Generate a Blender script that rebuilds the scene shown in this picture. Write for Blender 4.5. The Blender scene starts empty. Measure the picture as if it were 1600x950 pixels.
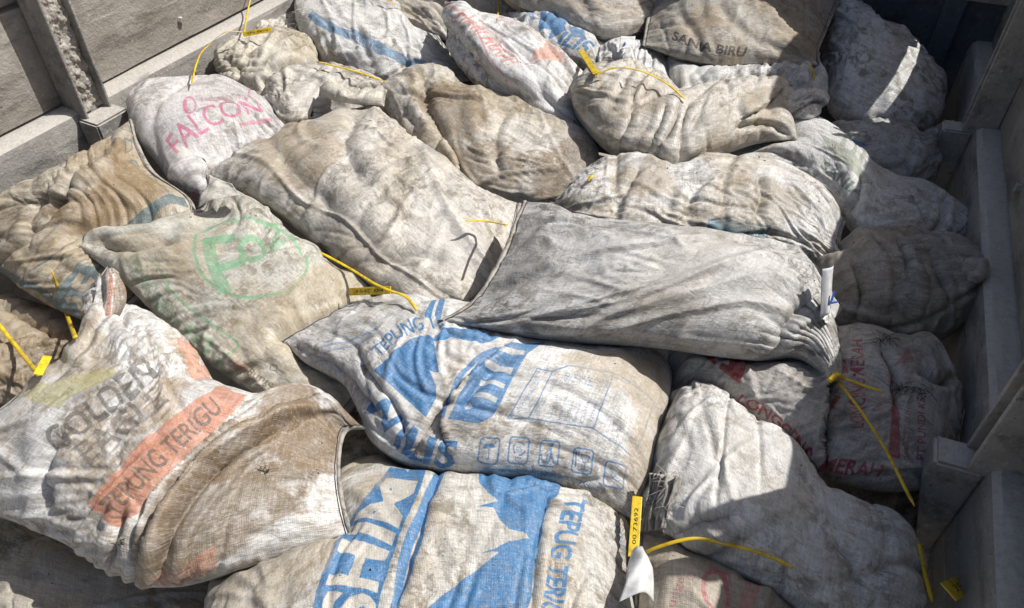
import bpy, bmesh, math, random
import numpy as np
from mathutils import Vector, Matrix, kdtree

# ------------------------------------------------------------------ camera, sky, sun, exposure
SC = bpy.context.scene
COL = SC.collection
ZC = 1.60                                   # camera height above the bed floor (m)
PITCH, YAW, FPX = math.radians(42.0), math.radians(24.0), 1155.0
cam_data = bpy.data.cameras.new('camera')
cam_data.sensor_width = 36.0
cam_data.lens = 36.0 * FPX / 1600.0
cam_data.clip_start = 0.02
cam_data.clip_end = 5000.0
cam = bpy.data.objects.new('camera', cam_data)
COL.objects.link(cam)
cam.location = (0, 0, ZC)
cam.rotation_euler = (math.pi / 2 - PITCH, 0, YAW)
SC.camera = cam

SUN_EL, SUN_AZ = math.radians(53.0), math.radians(36.0)   # azimuth: from +x (bed right side) towards +y (headboard)
sun_dir = Vector((math.cos(SUN_EL) * math.cos(SUN_AZ), math.cos(SUN_EL) * math.sin(SUN_AZ), math.sin(SUN_EL)))
world = bpy.data.worlds.new('World')
SC.world = world
world.use_nodes = True
wn = world.node_tree.nodes
sky = wn.new('ShaderNodeTexSky')
sky.sky_type = 'NISHITA'
sky.sun_disc = False
sky.dust_density = 4.0
sky.sun_elevation = SUN_EL
sky.sun_rotation = math.pi / 2 - SUN_AZ
bg = wn['Background']
bg.inputs['Strength'].default_value = 0.080
world.node_tree.links.new(sky.outputs['Color'], bg.inputs['Color'])
sun_data = bpy.data.lights.new('sun', 'SUN')
sun_data.energy = 5.0
sun_data.angle = math.radians(0.5)
sun_data.color = (1.0, 0.97, 0.92)
sun = bpy.data.objects.new('sun', sun_data)
COL.objects.link(sun)
sun.location = (3, 3, 6)
sun.rotation_euler = sun_dir.to_track_quat('Z', 'Y').to_euler()
SC.view_settings.view_transform = 'Standard'
SC.view_settings.look = 'None'
SC.view_settings.gamma = 1.0
SC.view_settings.use_curve_mapping = False
SC.view_settings.exposure = 0.06

# ------------------------------------------------------------------ picture point <-> place
_F = np.array([-math.sin(YAW) * math.cos(PITCH), math.cos(YAW) * math.cos(PITCH), -math.sin(PITCH)])
_R = np.array([math.cos(YAW), math.sin(YAW), 0.0])
_U = np.cross(_R, _F)
CAMP = np.array([0.0, 0.0, ZC])


def at(px, py, z):
    """point of the bed at height z that the photograph shows at (px, py)"""
    v = _R * (px - 800) + _U * (475 - py) + _F * FPX
    return CAMP + v * ((ZC - z) / -v[2])


def project(P):
    d = P - CAMP
    w = d @ _F
    return np.stack([800 + FPX * (d @ _R) / w, 475 - FPX * (d @ _U) / w], -1), w


# ------------------------------------------------------------------ small mesh helpers
def link_mesh(name, verts, faces, mat=None, parent=None, smooth=True):
    me = bpy.data.meshes.new(name)
    me.from_pydata([tuple(map(float, v)) for v in verts], [], faces)
    if smooth:
        me.polygons.foreach_set('use_smooth', [True] * len(me.polygons))
    me.update()
    o = bpy.data.objects.new(name, me)
    COL.objects.link(o)
    if mat:
        me.materials.append(mat)
    if parent:
        o.parent = parent
        o.matrix_parent_inverse = Matrix.Translation(parent.location).inverted()
    return o


def from_bm(name, bm, mat=None, parent=None, smooth=False):
    me = bpy.data.meshes.new(name)
    bm.to_mesh(me)
    bm.free()
    if smooth:
        me.polygons.foreach_set('use_smooth', [True] * len(me.polygons))
    o = bpy.data.objects.new(name, me)
    COL.objects.link(o)
    if mat:
        me.materials.append(mat)
    if parent:
        o.parent = parent
        o.matrix_parent_inverse = Matrix.Translation(parent.location).inverted()
    return o


def tag(o, label=None, cat=None, group=None, kind=None):
    for k, v in (('label', label), ('category', cat), ('group', group), ('kind', kind)):
        if v:
            o[k] = v
    return o


def empty(name, loc):
    o = bpy.data.objects.new(name, None)
    o.empty_display_size = 0.1
    o.location = loc
    COL.objects.link(o)
    return o


def spline_basis(n, cells):
    """uniform cubic B-spline weights, n samples over `cells` cells"""
    x = np.linspace(0, cells - 1e-6, n)
    i = np.floor(x).astype(int)
    t = x - i
    M = np.zeros((n, cells + 3), np.float32)
    w = [(1 - t) ** 3 / 6, (3 * t ** 3 - 6 * t ** 2 + 4) / 6, (-3 * t ** 3 + 3 * t ** 2 + 3 * t + 1) / 6, t ** 3 / 6]
    for k in range(4):
        M[np.arange(n), i + k] += w[k]
    return M


def field(nu, nv, cu, cv, rng):
    """smooth random field, about -1..1"""
    cu, cv = max(1, int(round(cu))), max(1, int(round(cv)))
    lat = rng.uniform(-1, 1, (cu + 3, cv + 3)).astype(np.float32)
    return (spline_basis(nu, cu) @ lat @ spline_basis(nv, cv).T) * 1.7


def vnoise(x, y, rng):
    """smooth random function of any coordinates"""
    lat = rng.uniform(-1, 1, (64, 64)).astype(np.float32)
    i, j = np.floor(x).astype(int), np.floor(y).astype(int)

    def w(t):
        return [(1 - t) ** 3 / 6, (3 * t ** 3 - 6 * t ** 2 + 4) / 6, (-3 * t ** 3 + 3 * t ** 2 + 3 * t + 1) / 6, t ** 3 / 6]
    wx, wy, o = w(x - i), w(y - j), 0
    for a in range(4):
        for b in range(4):
            o = o + wx[a] * wy[b] * lat[(i + a) % 64, (j + b) % 64]
    return o * 2.2


def creases(X, Y, rng, n=10, long=.30, short=.048, amp=.0042):
    """sharp pressed-in creases: each set in its own direction and its own region of the cloth"""
    H = np.zeros_like(X)
    for k in range(n):
        th = rng.uniform(0, math.pi)
        c, s, sc = math.cos(th), math.sin(th), rng.uniform(.6, 1.5)
        wx, wy = .02 * vnoise(X / .12 + k, Y / .12, rng), .02 * vnoise(X / .12, Y / .12 + k, rng)
        nz = vnoise(((X + wx) * c + (Y + wy) * s) / (long * sc) + rng.uniform(0, 50), (-(X + wx) * s + (Y + wy) * c) / (short * sc) + rng.uniform(0, 50), rng)
        m = np.clip(vnoise(X / .13 + 7 * k, Y / .13, rng) * 1.6 + .35, 0, 1)
        H += amp * sc * m * (np.clip(1 - np.abs(nz) / .32, 0, 1) ** 1.2 * rng.choice([1, 1, -1]) + .5 * np.abs(nz))
    return H


def catmull(pts, n):
    """n points, equally spaced along a smooth curve through pts"""
    P = np.asarray(pts, float)
    if len(P) == 2:
        t = np.linspace(0, 1, n)[:, None]
        return P[0] * (1 - t) + P[1] * t
    Q = np.vstack([2 * P[0] - P[1], P, 2 * P[-1] - P[-2]])
    out = []
    for i in range(1, len(Q) - 2):
        p0, p1, p2, p3 = Q[i - 1:i + 3]
        d1 = max(1e-9, np.linalg.norm(p1 - p0)) ** .5
        d2 = max(1e-9, np.linalg.norm(p2 - p1)) ** .5
        d3 = max(1e-9, np.linalg.norm(p3 - p2)) ** .5
        t = np.linspace(0, 1, 16, endpoint=False)[:, None]
        m1 = (p2 - p1) + d2 * ((p1 - p0) / d1 - (p2 - p0) / (d1 + d2))
        m2 = (p2 - p1) + d2 * ((p3 - p2) / d3 - (p3 - p1) / (d2 + d3))
        out.append((2 * t ** 3 - 3 * t ** 2 + 1) * p1 + (t ** 3 - 2 * t ** 2 + t) * m1 + (-2 * t ** 3 + 3 * t ** 2) * p2 + (t ** 3 - t ** 2) * m2)
    C = np.vstack(out + [P[-1:]])
    s = np.concatenate([[0], np.cumsum(np.linalg.norm(np.diff(C, axis=0), axis=1))])
    q = np.linspace(0, s[-1], n)
    return np.stack([np.interp(q, s, C[:, k]) for k in range(C.shape[1])], -1)


def tube(pts, r, sides=6, flat=1.0, up=(0, 0, 1)):
    """verts, faces of a closed tube along pts (flat < 1 squeezes it to a strap)"""
    P = np.asarray(pts, float)
    T = np.gradient(P, axis=0)
    T /= np.linalg.norm(T, axis=1)[:, None] + 1e-12
    upv = np.array(up, float)
    B = np.cross(T, upv)
    B /= np.linalg.norm(B, axis=1)[:, None] + 1e-9
    N = np.cross(B, T)
    V, Fc = [], []
    r = np.broadcast_to(r, (len(P),))
    for i in range(len(P)):
        for k in range(sides):
            a = 2 * math.pi * (k + .5) / sides
            V.append(P[i] + (B[i] * math.cos(a) + N[i] * math.sin(a) * flat) * r[i])
    for i in range(len(P) - 1):
        for k in range(sides):
            a, b = i * sides + k, i * sides + (k + 1) % sides
            Fc.append((a, b, b + sides, a + sides))
    Fc.append(tuple(range(sides))[::-1])
    Fc.append(tuple(range((len(P) - 1) * sides, len(P) * sides)))
    return V, Fc


# ------------------------------------------------------------------ materials
class NT:
    def __init__(self, name):
        self.m = bpy.data.materials.new(name)
        self.m.use_nodes = True
        self.t = self.m.node_tree
        self.b = self.t.nodes['Principled BSDF']

    def n(self, typ, **kw):
        o = self.t.nodes.new(typ)
        for k, v in kw.items():
            setattr(o, k, v)
        return o

    def l(self, a, b):
        self.t.links.new(a, b)

    def noise(self, vec, scale, detail=4, rough=.6, dist=0.0):
        o = self.n('ShaderNodeTexNoise')
        o.inputs['Scale'].default_value = scale
        o.inputs['Detail'].default_value = detail
        o.inputs['Roughness'].default_value = rough
        o.inputs['Distortion'].default_value = dist
        self.l(vec, o.inputs['Vector'])
        return o.outputs['Fac']

    def mapping(self, vec, scale=(1, 1, 1), loc=(0, 0, 0), rot=0):
        o = self.n('ShaderNodeMapping')
        o.inputs['Scale'].default_value = scale
        o.inputs['Location'].default_value = loc
        o.inputs['Rotation'].default_value = (0, 0, rot)
        self.l(vec, o.inputs['Vector'])
        return o.outputs['Vector']

    def ramp(self, fac, lo, hi, a=0.0, b=1.0):
        o = self.n('ShaderNodeMapRange', interpolation_type='SMOOTHSTEP')
        for k, v in (('From Min', lo), ('From Max', hi), ('To Min', a), ('To Max', b)):
            o.inputs[k].default_value = v
        self.l(fac, o.inputs['Value'])
        return o.outputs['Result']

    def math(self, op, a, b=None):
        o = self.n('ShaderNodeMath', operation=op)
        for i, x in enumerate((a, b)):
            if x is None:
                continue
            if isinstance(x, (int, float)):
                o.inputs[i].default_value = x
            else:
                self.l(x, o.inputs[i])
        return o.outputs[0]

    def mix(self, fac, a, b, blend='MIX'):
        o = self.n('ShaderNodeMix', data_type='RGBA', blend_type=blend)
        for i, x in ((0, fac), (6, a), (7, b)):
            if isinstance(x, (int, float)):
                o.inputs[i].default_value = x
            elif isinstance(x, tuple):
                o.inputs[i].default_value = (*x, 1) if len(x) == 3 else x
            else:
                self.l(x, o.inputs[i])
        return o.outputs[2]

    def bump(self, height, dist, strength=1.0, normal=None):
        o = self.n('ShaderNodeBump')
        o.inputs['Distance'].default_value = dist
        o.inputs['Strength'].default_value = strength
        self.l(height, o.inputs['Height'])
        if normal is not None:
            self.l(normal, o.inputs['Normal'])
        return o.outputs['Normal']


def mat_cloth(name, base, tan, brown, d_tan=.5, d_brown=.3, specks=.5, img=None, seed=0, wear=.35, grey=.3):
    """dirty woven polypropylene"""
    k = NT(name)
    uv = k.n('ShaderNodeUVMap', uv_map='cloth').outputs['UV']
    off = (seed * 3.17 % 11, seed * 1.73 % 7, 0)
    c = k.mapping(uv, loc=off)
    # threads: thin streaks along both weave directions
    su = k.noise(k.mapping(c, scale=(30, 330, 1)), 1.0, 1, .5)
    sv = k.noise(k.mapping(c, scale=(330, 30, 1)), 1.0, 1, .5)
    streak = k.math('MULTIPLY', k.math('ADD', su, sv), .5)
    col = k.mix(k.ramp(streak, .36, .64), tuple(x * .80 for x in base), tuple(min(.9, x * 1.12) for x in base))
    fine = k.noise(k.mapping(c, loc=(1.7, 4.4, 0)), 75, 3, .7)
    # stains: broad tan, patchy brown, grey handling marks, ground-in grime, dark specks
    n1 = k.noise(c, 3.4, 5, .66, .7)
    n2 = k.noise(k.mapping(c, loc=(5.2, 1.3, 0)), 6.5, 6, .70, .9)
    n3 = k.noise(k.mapping(c, loc=(2.1, 8.3, 0), scale=(1, 1.9, 1)), 8.0, 5, .72, .5)
    n4 = k.noise(k.mapping(c, loc=(7.7, 2.9, 0)), 34, 5, .80, .5)
    lo = .625 - .25 * d_tan
    f_tan = k.math('MULTIPLY', k.ramp(n1, lo, lo + .13), k.ramp(fine, .30, .60, .35, 1.0))
    col = k.mix(k.math('MULTIPLY', f_tan, min(.95, .55 + d_tan * .4)), col, tan)
    lo = .665 - .20 * d_brown
    f_br = k.math('MULTIPLY', k.ramp(n2, lo, lo + .11), k.ramp(fine, .38, .60, .15, 1.0))
    col = k.mix(k.math('MULTIPLY', f_br, min(.95, .50 + d_brown * .5)), col, brown)
    col = k.mix(k.math('MULTIPLY', k.ramp(n3, .49, .63), min(.85, grey * (.85 if img is not None else 1.25))), col, (.135, .13, .125))
    gp = k.ramp(k.noise(k.mapping(c, loc=(2.6, 6.6, 0)), 4.5, 4, .65, .8), .40, .60, .12, 1.25)
    col = k.mix(k.math('MULTIPLY', k.math('MULTIPLY', k.ramp(n4, .46, .59), gp), (.50 + .45 * grey) * (.8 if img is not None else 1.0)), col, tuple(x * .36 for x in tan))
    col = k.mix(k.math('MULTIPLY', k.ramp(k.noise(k.mapping(c, loc=(6.1, 3.7, 0)), 12, 5, .72, .4), .53, .68), .42), col, tuple(min(.72, x * 1.22) for x in base))
    if img is not None:
        ti = k.n('ShaderNodeTexImage', image=img, interpolation='Linear', extension='CLIP')
        k.l(k.n('ShaderNodeUVMap', uv_map='print').outputs['UV'], ti.inputs['Vector'])
        fade = k.ramp(k.noise(c, 30, 5, .75), .60 - .22 * wear, .74 - .16 * wear, 1.0, 1.0 - .85 * wear)
        fade2 = k.ramp(streak, .42, .60, 1.0, 1.0 - wear * .45)
        a = k.math('MULTIPLY', k.math('MULTIPLY', ti.outputs['Alpha'], fade), fade2)
        col = k.mix(k.math('MULTIPLY', a, .92), col, ti.outputs['Color'])
    if img is not None:      # thin grime over the ink
        col = k.mix(k.math('MULTIPLY', k.ramp(n4, .50, .64), .28), col, tuple(x * .5 for x in tan))
    gr_ = k.noise(k.mapping(c, loc=(8.8, 1.1, 0)), 230, 3, .75)
    col = k.mix(k.ramp(gr_, .50, .66, 0, .26), col, tuple(x * .40 for x in tan))
    col = k.mix(k.ramp(gr_, .46, .30, 0, .30), col, tuple(min(.75, x * 1.30) for x in base))
    sp = k.math('MULTIPLY', k.ramp(k.noise(c, 170, 3, .6), .655, .70), k.ramp(k.noise(k.mapping(c, loc=(9, 3, 0)), 7, 4, .6), .48, .62))
    sp2 = k.ramp(k.noise(k.mapping(c, loc=(3, 7, 0)), 58, 4, .65), .715, .745)
    col = k.mix(k.math('MULTIPLY', k.math('MAXIMUM', sp, sp2), specks), col, (.035, .03, .026))
    k.l(col, k.b.inputs['Base Color'])
    k.l(k.ramp(n2, .3, .7, .36, .62), k.b.inputs['Roughness'])
    k.b.inputs['Specular IOR Level'].default_value = .45
    # relief: crinkles, the weave
    cr2 = k.noise(k.mapping(c, scale=(1, 1.5, 1)), 55, 4, .66, .6)
    wv = []
    for d in ('X', 'Y'):
        w = k.n('ShaderNodeTexWave', wave_type='BANDS', bands_direction=d)
        w.inputs['Scale'].default_value = 140
        w.inputs['Distortion'].default_value = 2.5
        w.inputs['Detail'].default_value = 1.0
        w.inputs['Detail Scale'].default_value = .35
        k.l(c, w.inputs['Vector'])
        wv.append(w.outputs['Fac'])
    weave = k.math('ADD', k.math('MULTIPLY', wv[0], wv[1]), k.math('MULTIPLY', fine, .9))
    nrm = k.bump(cr2, .0045, .6)
    nrm = k.bump(weave, .0006, .5, nrm)
    k.l(nrm, k.b.inputs['Normal'])
    return k.m


def mat_dusty(name, base, dust, dark, scale=6, rough=.85, bump=.004, d=.5, metal=0.0):
    """painted steel or board under caked dust"""
    k = NT(name)
    g = k.n('ShaderNodeTexCoord').outputs['Object']
    n1 = k.noise(g, scale, 9, .68, .3)
    n2 = k.noise(k.mapping(g, scale=(1, .25, 1)), scale * 3, 8, .7)
    n3 = k.noise(g, scale * 16, 6, .7)
    col = k.mix(k.ramp(n1, .62 - .3 * d, .80 - .2 * d), base, dust)
    col = k.mix(k.ramp(n2, .47, .68, 0, .85), col, dark)
    col = k.mix(k.ramp(n3, .56, .74, 0, .55), col, tuple(min(.8, x * 1.7) for x in dust))
    col = k.mix(k.ramp(k.noise(k.mapping(g, loc=(3, 3, 3)), scale * 11, 5, .7), .63, .70, 0, .8), col, tuple(x * .5 for x in dark))
    sep = k.n('ShaderNodeSeparateXYZ')
    k.l(k.n('ShaderNodeNewGeometry').outputs['Normal'], sep.inputs[0])
    settled = k.math('MULTIPLY', k.ramp(sep.outputs['Z'], .35, .8), k.ramp(n3, .3, .6, .55, 1.0))
    col = k.mix(settled, col, tuple(min(.62, x * 1.25) for x in dust))     # dust that has settled on ledges
    rs = k.math('MULTIPLY', k.ramp(k.noise(k.mapping(g, loc=(1, 5, 2)), scale * 2.2, 6, .75, .5), .58, .70), k.ramp(n3, .40, .62, .2, 1.0))
    col = k.mix(k.math('MULTIPLY', rs, .6), col, (.16, .105, .065))
    scr = k.ramp(k.noise(k.mapping(g, scale=(30, 2.0, 30), loc=(2, 0, 4)), 1.6, 4, .7), .62, .70)
    col = k.mix(k.math('MULTIPLY', scr, .45), col, tuple(min(.75, x * 1.5) for x in dust))
    k.l(col, k.b.inputs['Base Color'])
    k.b.inputs['Roughness'].default_value = rough
    k.b.inputs['Metallic'].default_value = metal
    h = k.math('ADD', k.math('ADD', n1, k.math('MULTIPLY', n2, .5)), k.math('MULTIPLY', n3, .5))
    k.l(k.bump(h, bump, .8), k.b.inputs['Normal'])
    return k.m


def mat_plain(name, col, rough=.45, var=.15, scale=60):
    k = NT(name)
    g = k.n('ShaderNodeTexCoord').outputs['Object']
    k.l(k.mix(k.ramp(k.noise(g, scale, 5, .7), .42, .70, 0, 1), col, tuple(x * (1 - var) * .8 for x in col)), k.b.inputs['Base Color'])
    k.b.inputs['Roughness'].default_value = rough
    return k.m


M_YELLOW = mat_plain('yellow_plastic', (.72, .50, .02), .45, .35, 55)
M_INK = mat_plain('black_ink', (.02, .018, .015), .6)
M_PAPER = mat_plain('white_paper', (.66, .66, .655), .6, .22, 25)
M_BLUEINK = mat_plain('blue_ink', (.03, .10, .45), .6)
M_HEM = mat_plain('hem_cloth', (.36, .335, .295), .7, .6, 60)
M_THREAD = mat_plain('loose_thread', (.50, .48, .43), .6, .3, 80)
M_TWINE = mat_plain('dark_twine', (.06, .05, .04), .8, .3, 80)
M_STEEL = mat_dusty('dusty_grey_steel', (.30, .285, .265), (.44, .42, .385), (.14, .13, .12), 6, .75, .009, .5)
M_BOARD = mat_dusty('dusty_board', (.28, .255, .225), (.38, .35, .31), (.13, .115, .095), 6, .9, .012, .5)
M_CAKED = mat_dusty('dust_caked_steel', (.27, .258, .24), (.38, .36, .33), (.125, .118, .11), 6, .85, .010, .5)
M_MUD = mat_dusty('dried_mud', (.42, .385, .335), (.50, .47, .42), (.24, .215, .185), 22, .95, .012, .6)
M_HEADBOARD = mat_dusty('dark_steel', (.065, .085, .115), (.13, .145, .16), (.03, .04, .055), 5, .6, .003, .3)
M_BROWNBOARD = mat_dusty('brown_board', (.28, .20, .155), (.36, .30, .25), (.12, .085, .07), 8, .85, .005, .4)
M_GROUND = mat_dusty('dry_earth', (.20, .165, .125), (.27, .23, .18), (.12, .10, .08), 1.5, .95, .02, .5)

# ------------------------------------------------------------------ the setting: ground under the truck
GZ = -1.05
link_mesh('ground', [(-600, -600, GZ), (600, -600, GZ), (600, 600, GZ), (-600, 600, GZ)], [(0, 1, 2, 3)], M_GROUND, smooth=False)['kind'] = 'structure'


def box_bm(bm, x0, x1, y0, y1, z0, z1, bev=.004, seg=2, sub=0):
    r = bmesh.ops.create_cube(bm, size=1.0)
    vs = r['verts']
    for v in vs:
        v.co = ((x0 + x1) / 2 + v.co.x * (x1 - x0), (y0 + y1) / 2 + v.co.y * (y1 - y0), (z0 + z1) / 2 + v.co.z * (z1 - z0))
    if bev:
        es = {e for v in vs for e in v.link_edges}
        bmesh.ops.bevel(bm, geom=list(es), offset=bev, segments=seg, affect='EDGES', profile=.6)
    return bm


def box(name, dims, mat, parent, bev=.004):
    return from_bm(name, box_bm(bmesh.new(), *dims, bev=bev), mat, parent, smooth=False)


def profile_strip(name, prof, y0, y1, mat, parent, n=160, wob=.0, seed=1, closed=True):
    """a section in x, z run along y, its edge slightly dented"""
    rng = np.random.default_rng(seed)
    m = len(prof)
    w = field(n, m, n // 8, m, rng) * wob
    w2 = field(n, m, n // 3, m * 2, rng) * wob * .5
    V, Fc = [], []
    for i, y in enumerate(np.linspace(y0, y1, n)):
        for j, (x, z) in enumerate(prof):
            V.append((x + w[i, j] + w2[i, j], y, z + (w[i, j] - w2[i, j]) * .7))
    for i in range(n - 1):
        for j in range(m if closed else m - 1):
            a, b = i * m + j, i * m + (j + 1) % m
            Fc.append((a, b, b + m, a + m))
    if closed:
        Fc.append(tuple(range(m)))
        Fc.append(tuple(range((n - 1) * m, n * m))[::-1])
    o = link_mesh(name, V, Fc, mat, parent)
    o.data.set_sharp_from_angle(angle=math.radians(32))
    return o


# ------------------------------------------------------------------ the truck bed
bed = empty('truck_bed', (-.7, 1.0, 0))
tag(bed, 'dusty grey dump truck bed with plank sides, holding all the sacks', 'truck bed')
XL, XR, ZL = -1.76, .386, .68             # inner faces of the steel skirts, height of their ledges
Y0, YH = -.9, 2.62
link_mesh('bed_floor', [(XL - .1, Y0, 0.0), (XR + .1, Y0, 0.0), (XR + .1, YH, 0.0), (XL - .1, YH, 0.0), (XL - .1, Y0, -.08), (XR + .1, Y0, -.08), (XR + .1, YH, -.08), (XL - .1, YH, -.08)],
          [(0, 1, 2, 3), (7, 6, 5, 4), (0, 4, 5, 1), (2, 6, 7, 3), (1, 5, 6, 2), (3, 7, 4, 0)], M_STEEL, bed, smooth=False)
# left side
prof = [(XL, .02), (XL, .30), (XL, .55), (XL, .62), (XL, .655), (XL - .004, .672), (XL - .014, .680), (XL - .03, .682), (XL - .055, .683), (XL - .11, .683), (XL - .11, .02)]
left = profile_strip('side_board', prof, Y0, YH, M_CAKED, bed, wob=.0016, seed=3)
left['label'] = 'sunlit side of the truck bed with mud-filled post'
for i, (z0, z1, dx) in enumerate(((.692, .938, 0), (.952, 1.19, -.012))):
    p = profile_strip('plank', [(XL - .052 + dx, z0), (XL - .050 + dx, (z0 + z1) / 2), (XL - .052 + dx, z1 - .006), (XL - .058 + dx, z1), (XL - .105 + dx, z1), (XL - .108 + dx, z0)], Y0, YH, M_BOARD, left, wob=.0018, seed=11 + i)
# right side (in its own shade)
prof = [(XR, .02), (XR, .30), (XR, .55), (XR, .62), (XR, .655), (XR + .004, .672), (XR + .014, .680), (XR + .03, .682), (XR + .055, .683), (XR + .11, .683), (XR + .11, .02)]
right = profile_strip('side_board', prof[::-1], Y0, YH, M_STEEL, bed, wob=.0016, seed=5)
right['label'] = 'shaded side of the truck bed'
WALL_TOP = 1.17
for i, (z0, z1, y0, y1, th) in enumerate(((.692, .938, Y0, YH, .055), (.950, WALL_TOP, Y0, 2.20, .055), (.950, 1.06, 2.202, YH, .012), (1.14, 1.66, 2.20, YH, .012))):  # last two added unseen, to shade the far corner and pass a sun strip
    profile_strip('plank', [(XR + .052, z0), (XR + .050, (z0 + z1) / 2), (XR + .052, z1 - .004), (XR + .054, z1), (XR + .050 + th, z1), (XR + .050 + th, z0)][::-1], y0, y1, M_BOARD, right, wob=.0018 if th > .02 else .0008, seed=21 + i)


def post(parent, yc, side, mud, w=.042, zt=1.2, fw=.012):
    """U channel standing on the ledge, with a foot block that hangs over the skirt"""
    s = side
    X = XL if s < 0 else XR
    ins = -s                                  # towards the inside of the bed
    x0 = X + s * .049
    x1 = x0 + ins * .075
    bm = bmesh.new()
    th = .008
    lo, hi = sorted((x0, x1))
    box_bm(bm, lo, hi, yc - w, yc - w + th, .655, zt, .002, 1)
    box_bm(bm, lo, hi, yc + w - th, yc + w, .655, zt, .002, 1)
    b0, b1 = sorted((x0 + ins * .001, x0 + ins * .009))
    box_bm(bm, b0, b1, yc - w + th + .001, yc + w - th - .001, .66, zt - .002, .002, 1)
    o = from_bm('post', bm, M_CAKED if mud else M_STEEL, parent)
    # foot: a wedge under the channel
    xa, xb = X - s * .001, X + ins * .070
    V = []
    for yy in (yc - w - fw, yc + w + fw):
        V += [(xa, yy, .40), (xa, yy, .664), (xb, yy, .660), (xb, yy, .605), (X + ins * .012, yy, .40)]
    Fc = [(0, 1, 2, 3, 4), (9, 8, 7, 6, 5)] + [(k, k + 5, (k + 1) % 5 + 5, (k + 1) % 5) for k in range(5)]
    bm = bmesh.new()
    bv = [bm.verts.new(v) for v in V]
    for f in Fc:
        bm.faces.new([bv[k] for k in f])
    bmesh.ops.recalc_face_normals(bm, faces=bm.faces)
    bmesh.ops.bevel(bm, geom=list(bm.edges), offset=.005, segments=2, affect='EDGES')
    from_bm('post_foot', bm, M_CAKED if mud else M_STEEL, parent)
    if mud:
        rng = np.random.default_rng(8)
        nz, ny = 220, 34
        hgt = .050 + field(nz, ny, 14, 2, rng) * .006 + field(nz, ny, 50, 9, rng) * .005 + np.abs(field(nz, ny, 110, 18, rng)) * .005
        V, Fc = [], []
        for i, z in enumerate(np.linspace(.668, zt - .01, nz)):
            for j, yy in enumerate(np.linspace(yc - w + th + .0005, yc + w - th - .0005, ny)):
                V.append((x0 + ins * hgt[i, j], yy, z))
        for i in range(nz - 1):
            for j in range(ny - 1):
                a = i * ny + j
                Fc.append((a, a + 1, a + ny + 1, a + ny))
        link_mesh('dried_mud', V, Fc, M_MUD, parent)['kind'] = 'stuff'
    return o


yl = at(163, 176, .67)[1]
post(left, yl + .005, -1, True)
post(right, at(1472, 760, .60)[1] + .02, 1, False, .026, 1.2, .004)
post(right, at(1480, 235, .60)[1] + .02, 1, False, .026, 1.2, .004)
box('corner_post', (XR + .06, XR + .10, YH - .05, YH - .005, WALL_TOP - .02, 1.68), M_STEEL, right)
for side, par, X in ((-1, left, XL), (1, right, XR)):          # bolt heads along the planks
    for yb in (-.1, .42, .95, 1.62, 2.15):
        for zb in (.75, .89):
            bm = bmesh.new()
            bmesh.ops.create_cone(bm, cap_ends=True, segments=6, radius1=.011, radius2=.009, depth=.012,
                                  matrix=Matrix.Translation((X + side * (.046 + (.012 if side < 0 and zb > .95 else 0)), yb + .13 * (zb > .95), zb)) @ Matrix.Rotation(math.pi / 2, 4, 'Y'))
            from_bm('bolt', bm, M_STEEL, par)
# headboard at the cab end
hb = box('headboard', (XL - .1, XR + .10, YH, YH + .03, .01, .80), M_HEADBOARD, bed)
box('flange', (XL - .1, XR + .1, YH - .035, YH - .001, .802, .83), M_STEEL, hb, .003)
for i in range(4):
    box('plank', (XL - .1, XR + .1, YH + .004, YH + .04, .835 + i * .2, .835 + i * .2 + .19), M_BROWNBOARD, hb, .004)
for x in (-1.2, -.45, .30):
    box('rib', (x - .03, x + .03, YH - .03, YH - .0005, .02, .80), M_HEADBOARD, hb, .004)

# ------------------------------------------------------------------ sacks: a filled, woven bag
NU, NV = 176, 124
SACKS = {}
CEIL = np.full((360, 400), 9.0, np.float32)          # underside of everything already laid on top, 1 cm plan cells
CX0, CY0 = -2.6, -.6


def grid_normals(P):
    du = np.gradient(P, axis=0)
    dv = np.gradient(P, axis=1)
    n = np.cross(du, dv)
    return n / (np.linalg.norm(n, axis=2, keepdims=True) + 1e-9)


def edge_fix(P, a, b, rest, k):
    d = P[b] - P[a]
    L = np.sqrt((d * d).sum(-1)) + 1e-9
    c = (d * ((L - rest) / L * (.5 * k))[..., None]).astype(np.float32)
    P[a] += c
    P[b] -= c


def lap(D):
    Q = np.pad(D, ((1, 1), (1, 1), (0, 0)), 'edge')
    return (Q[2:, 1:-1] + Q[:-2, 1:-1] + Q[1:-1, 2:] + Q[1:-1, :-2]) * (1 / 6) + (Q[2:, 2:] + Q[:-2, 2:] + Q[2:, :-2] + Q[:-2, :-2]) * (1 / 12) - D


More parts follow.
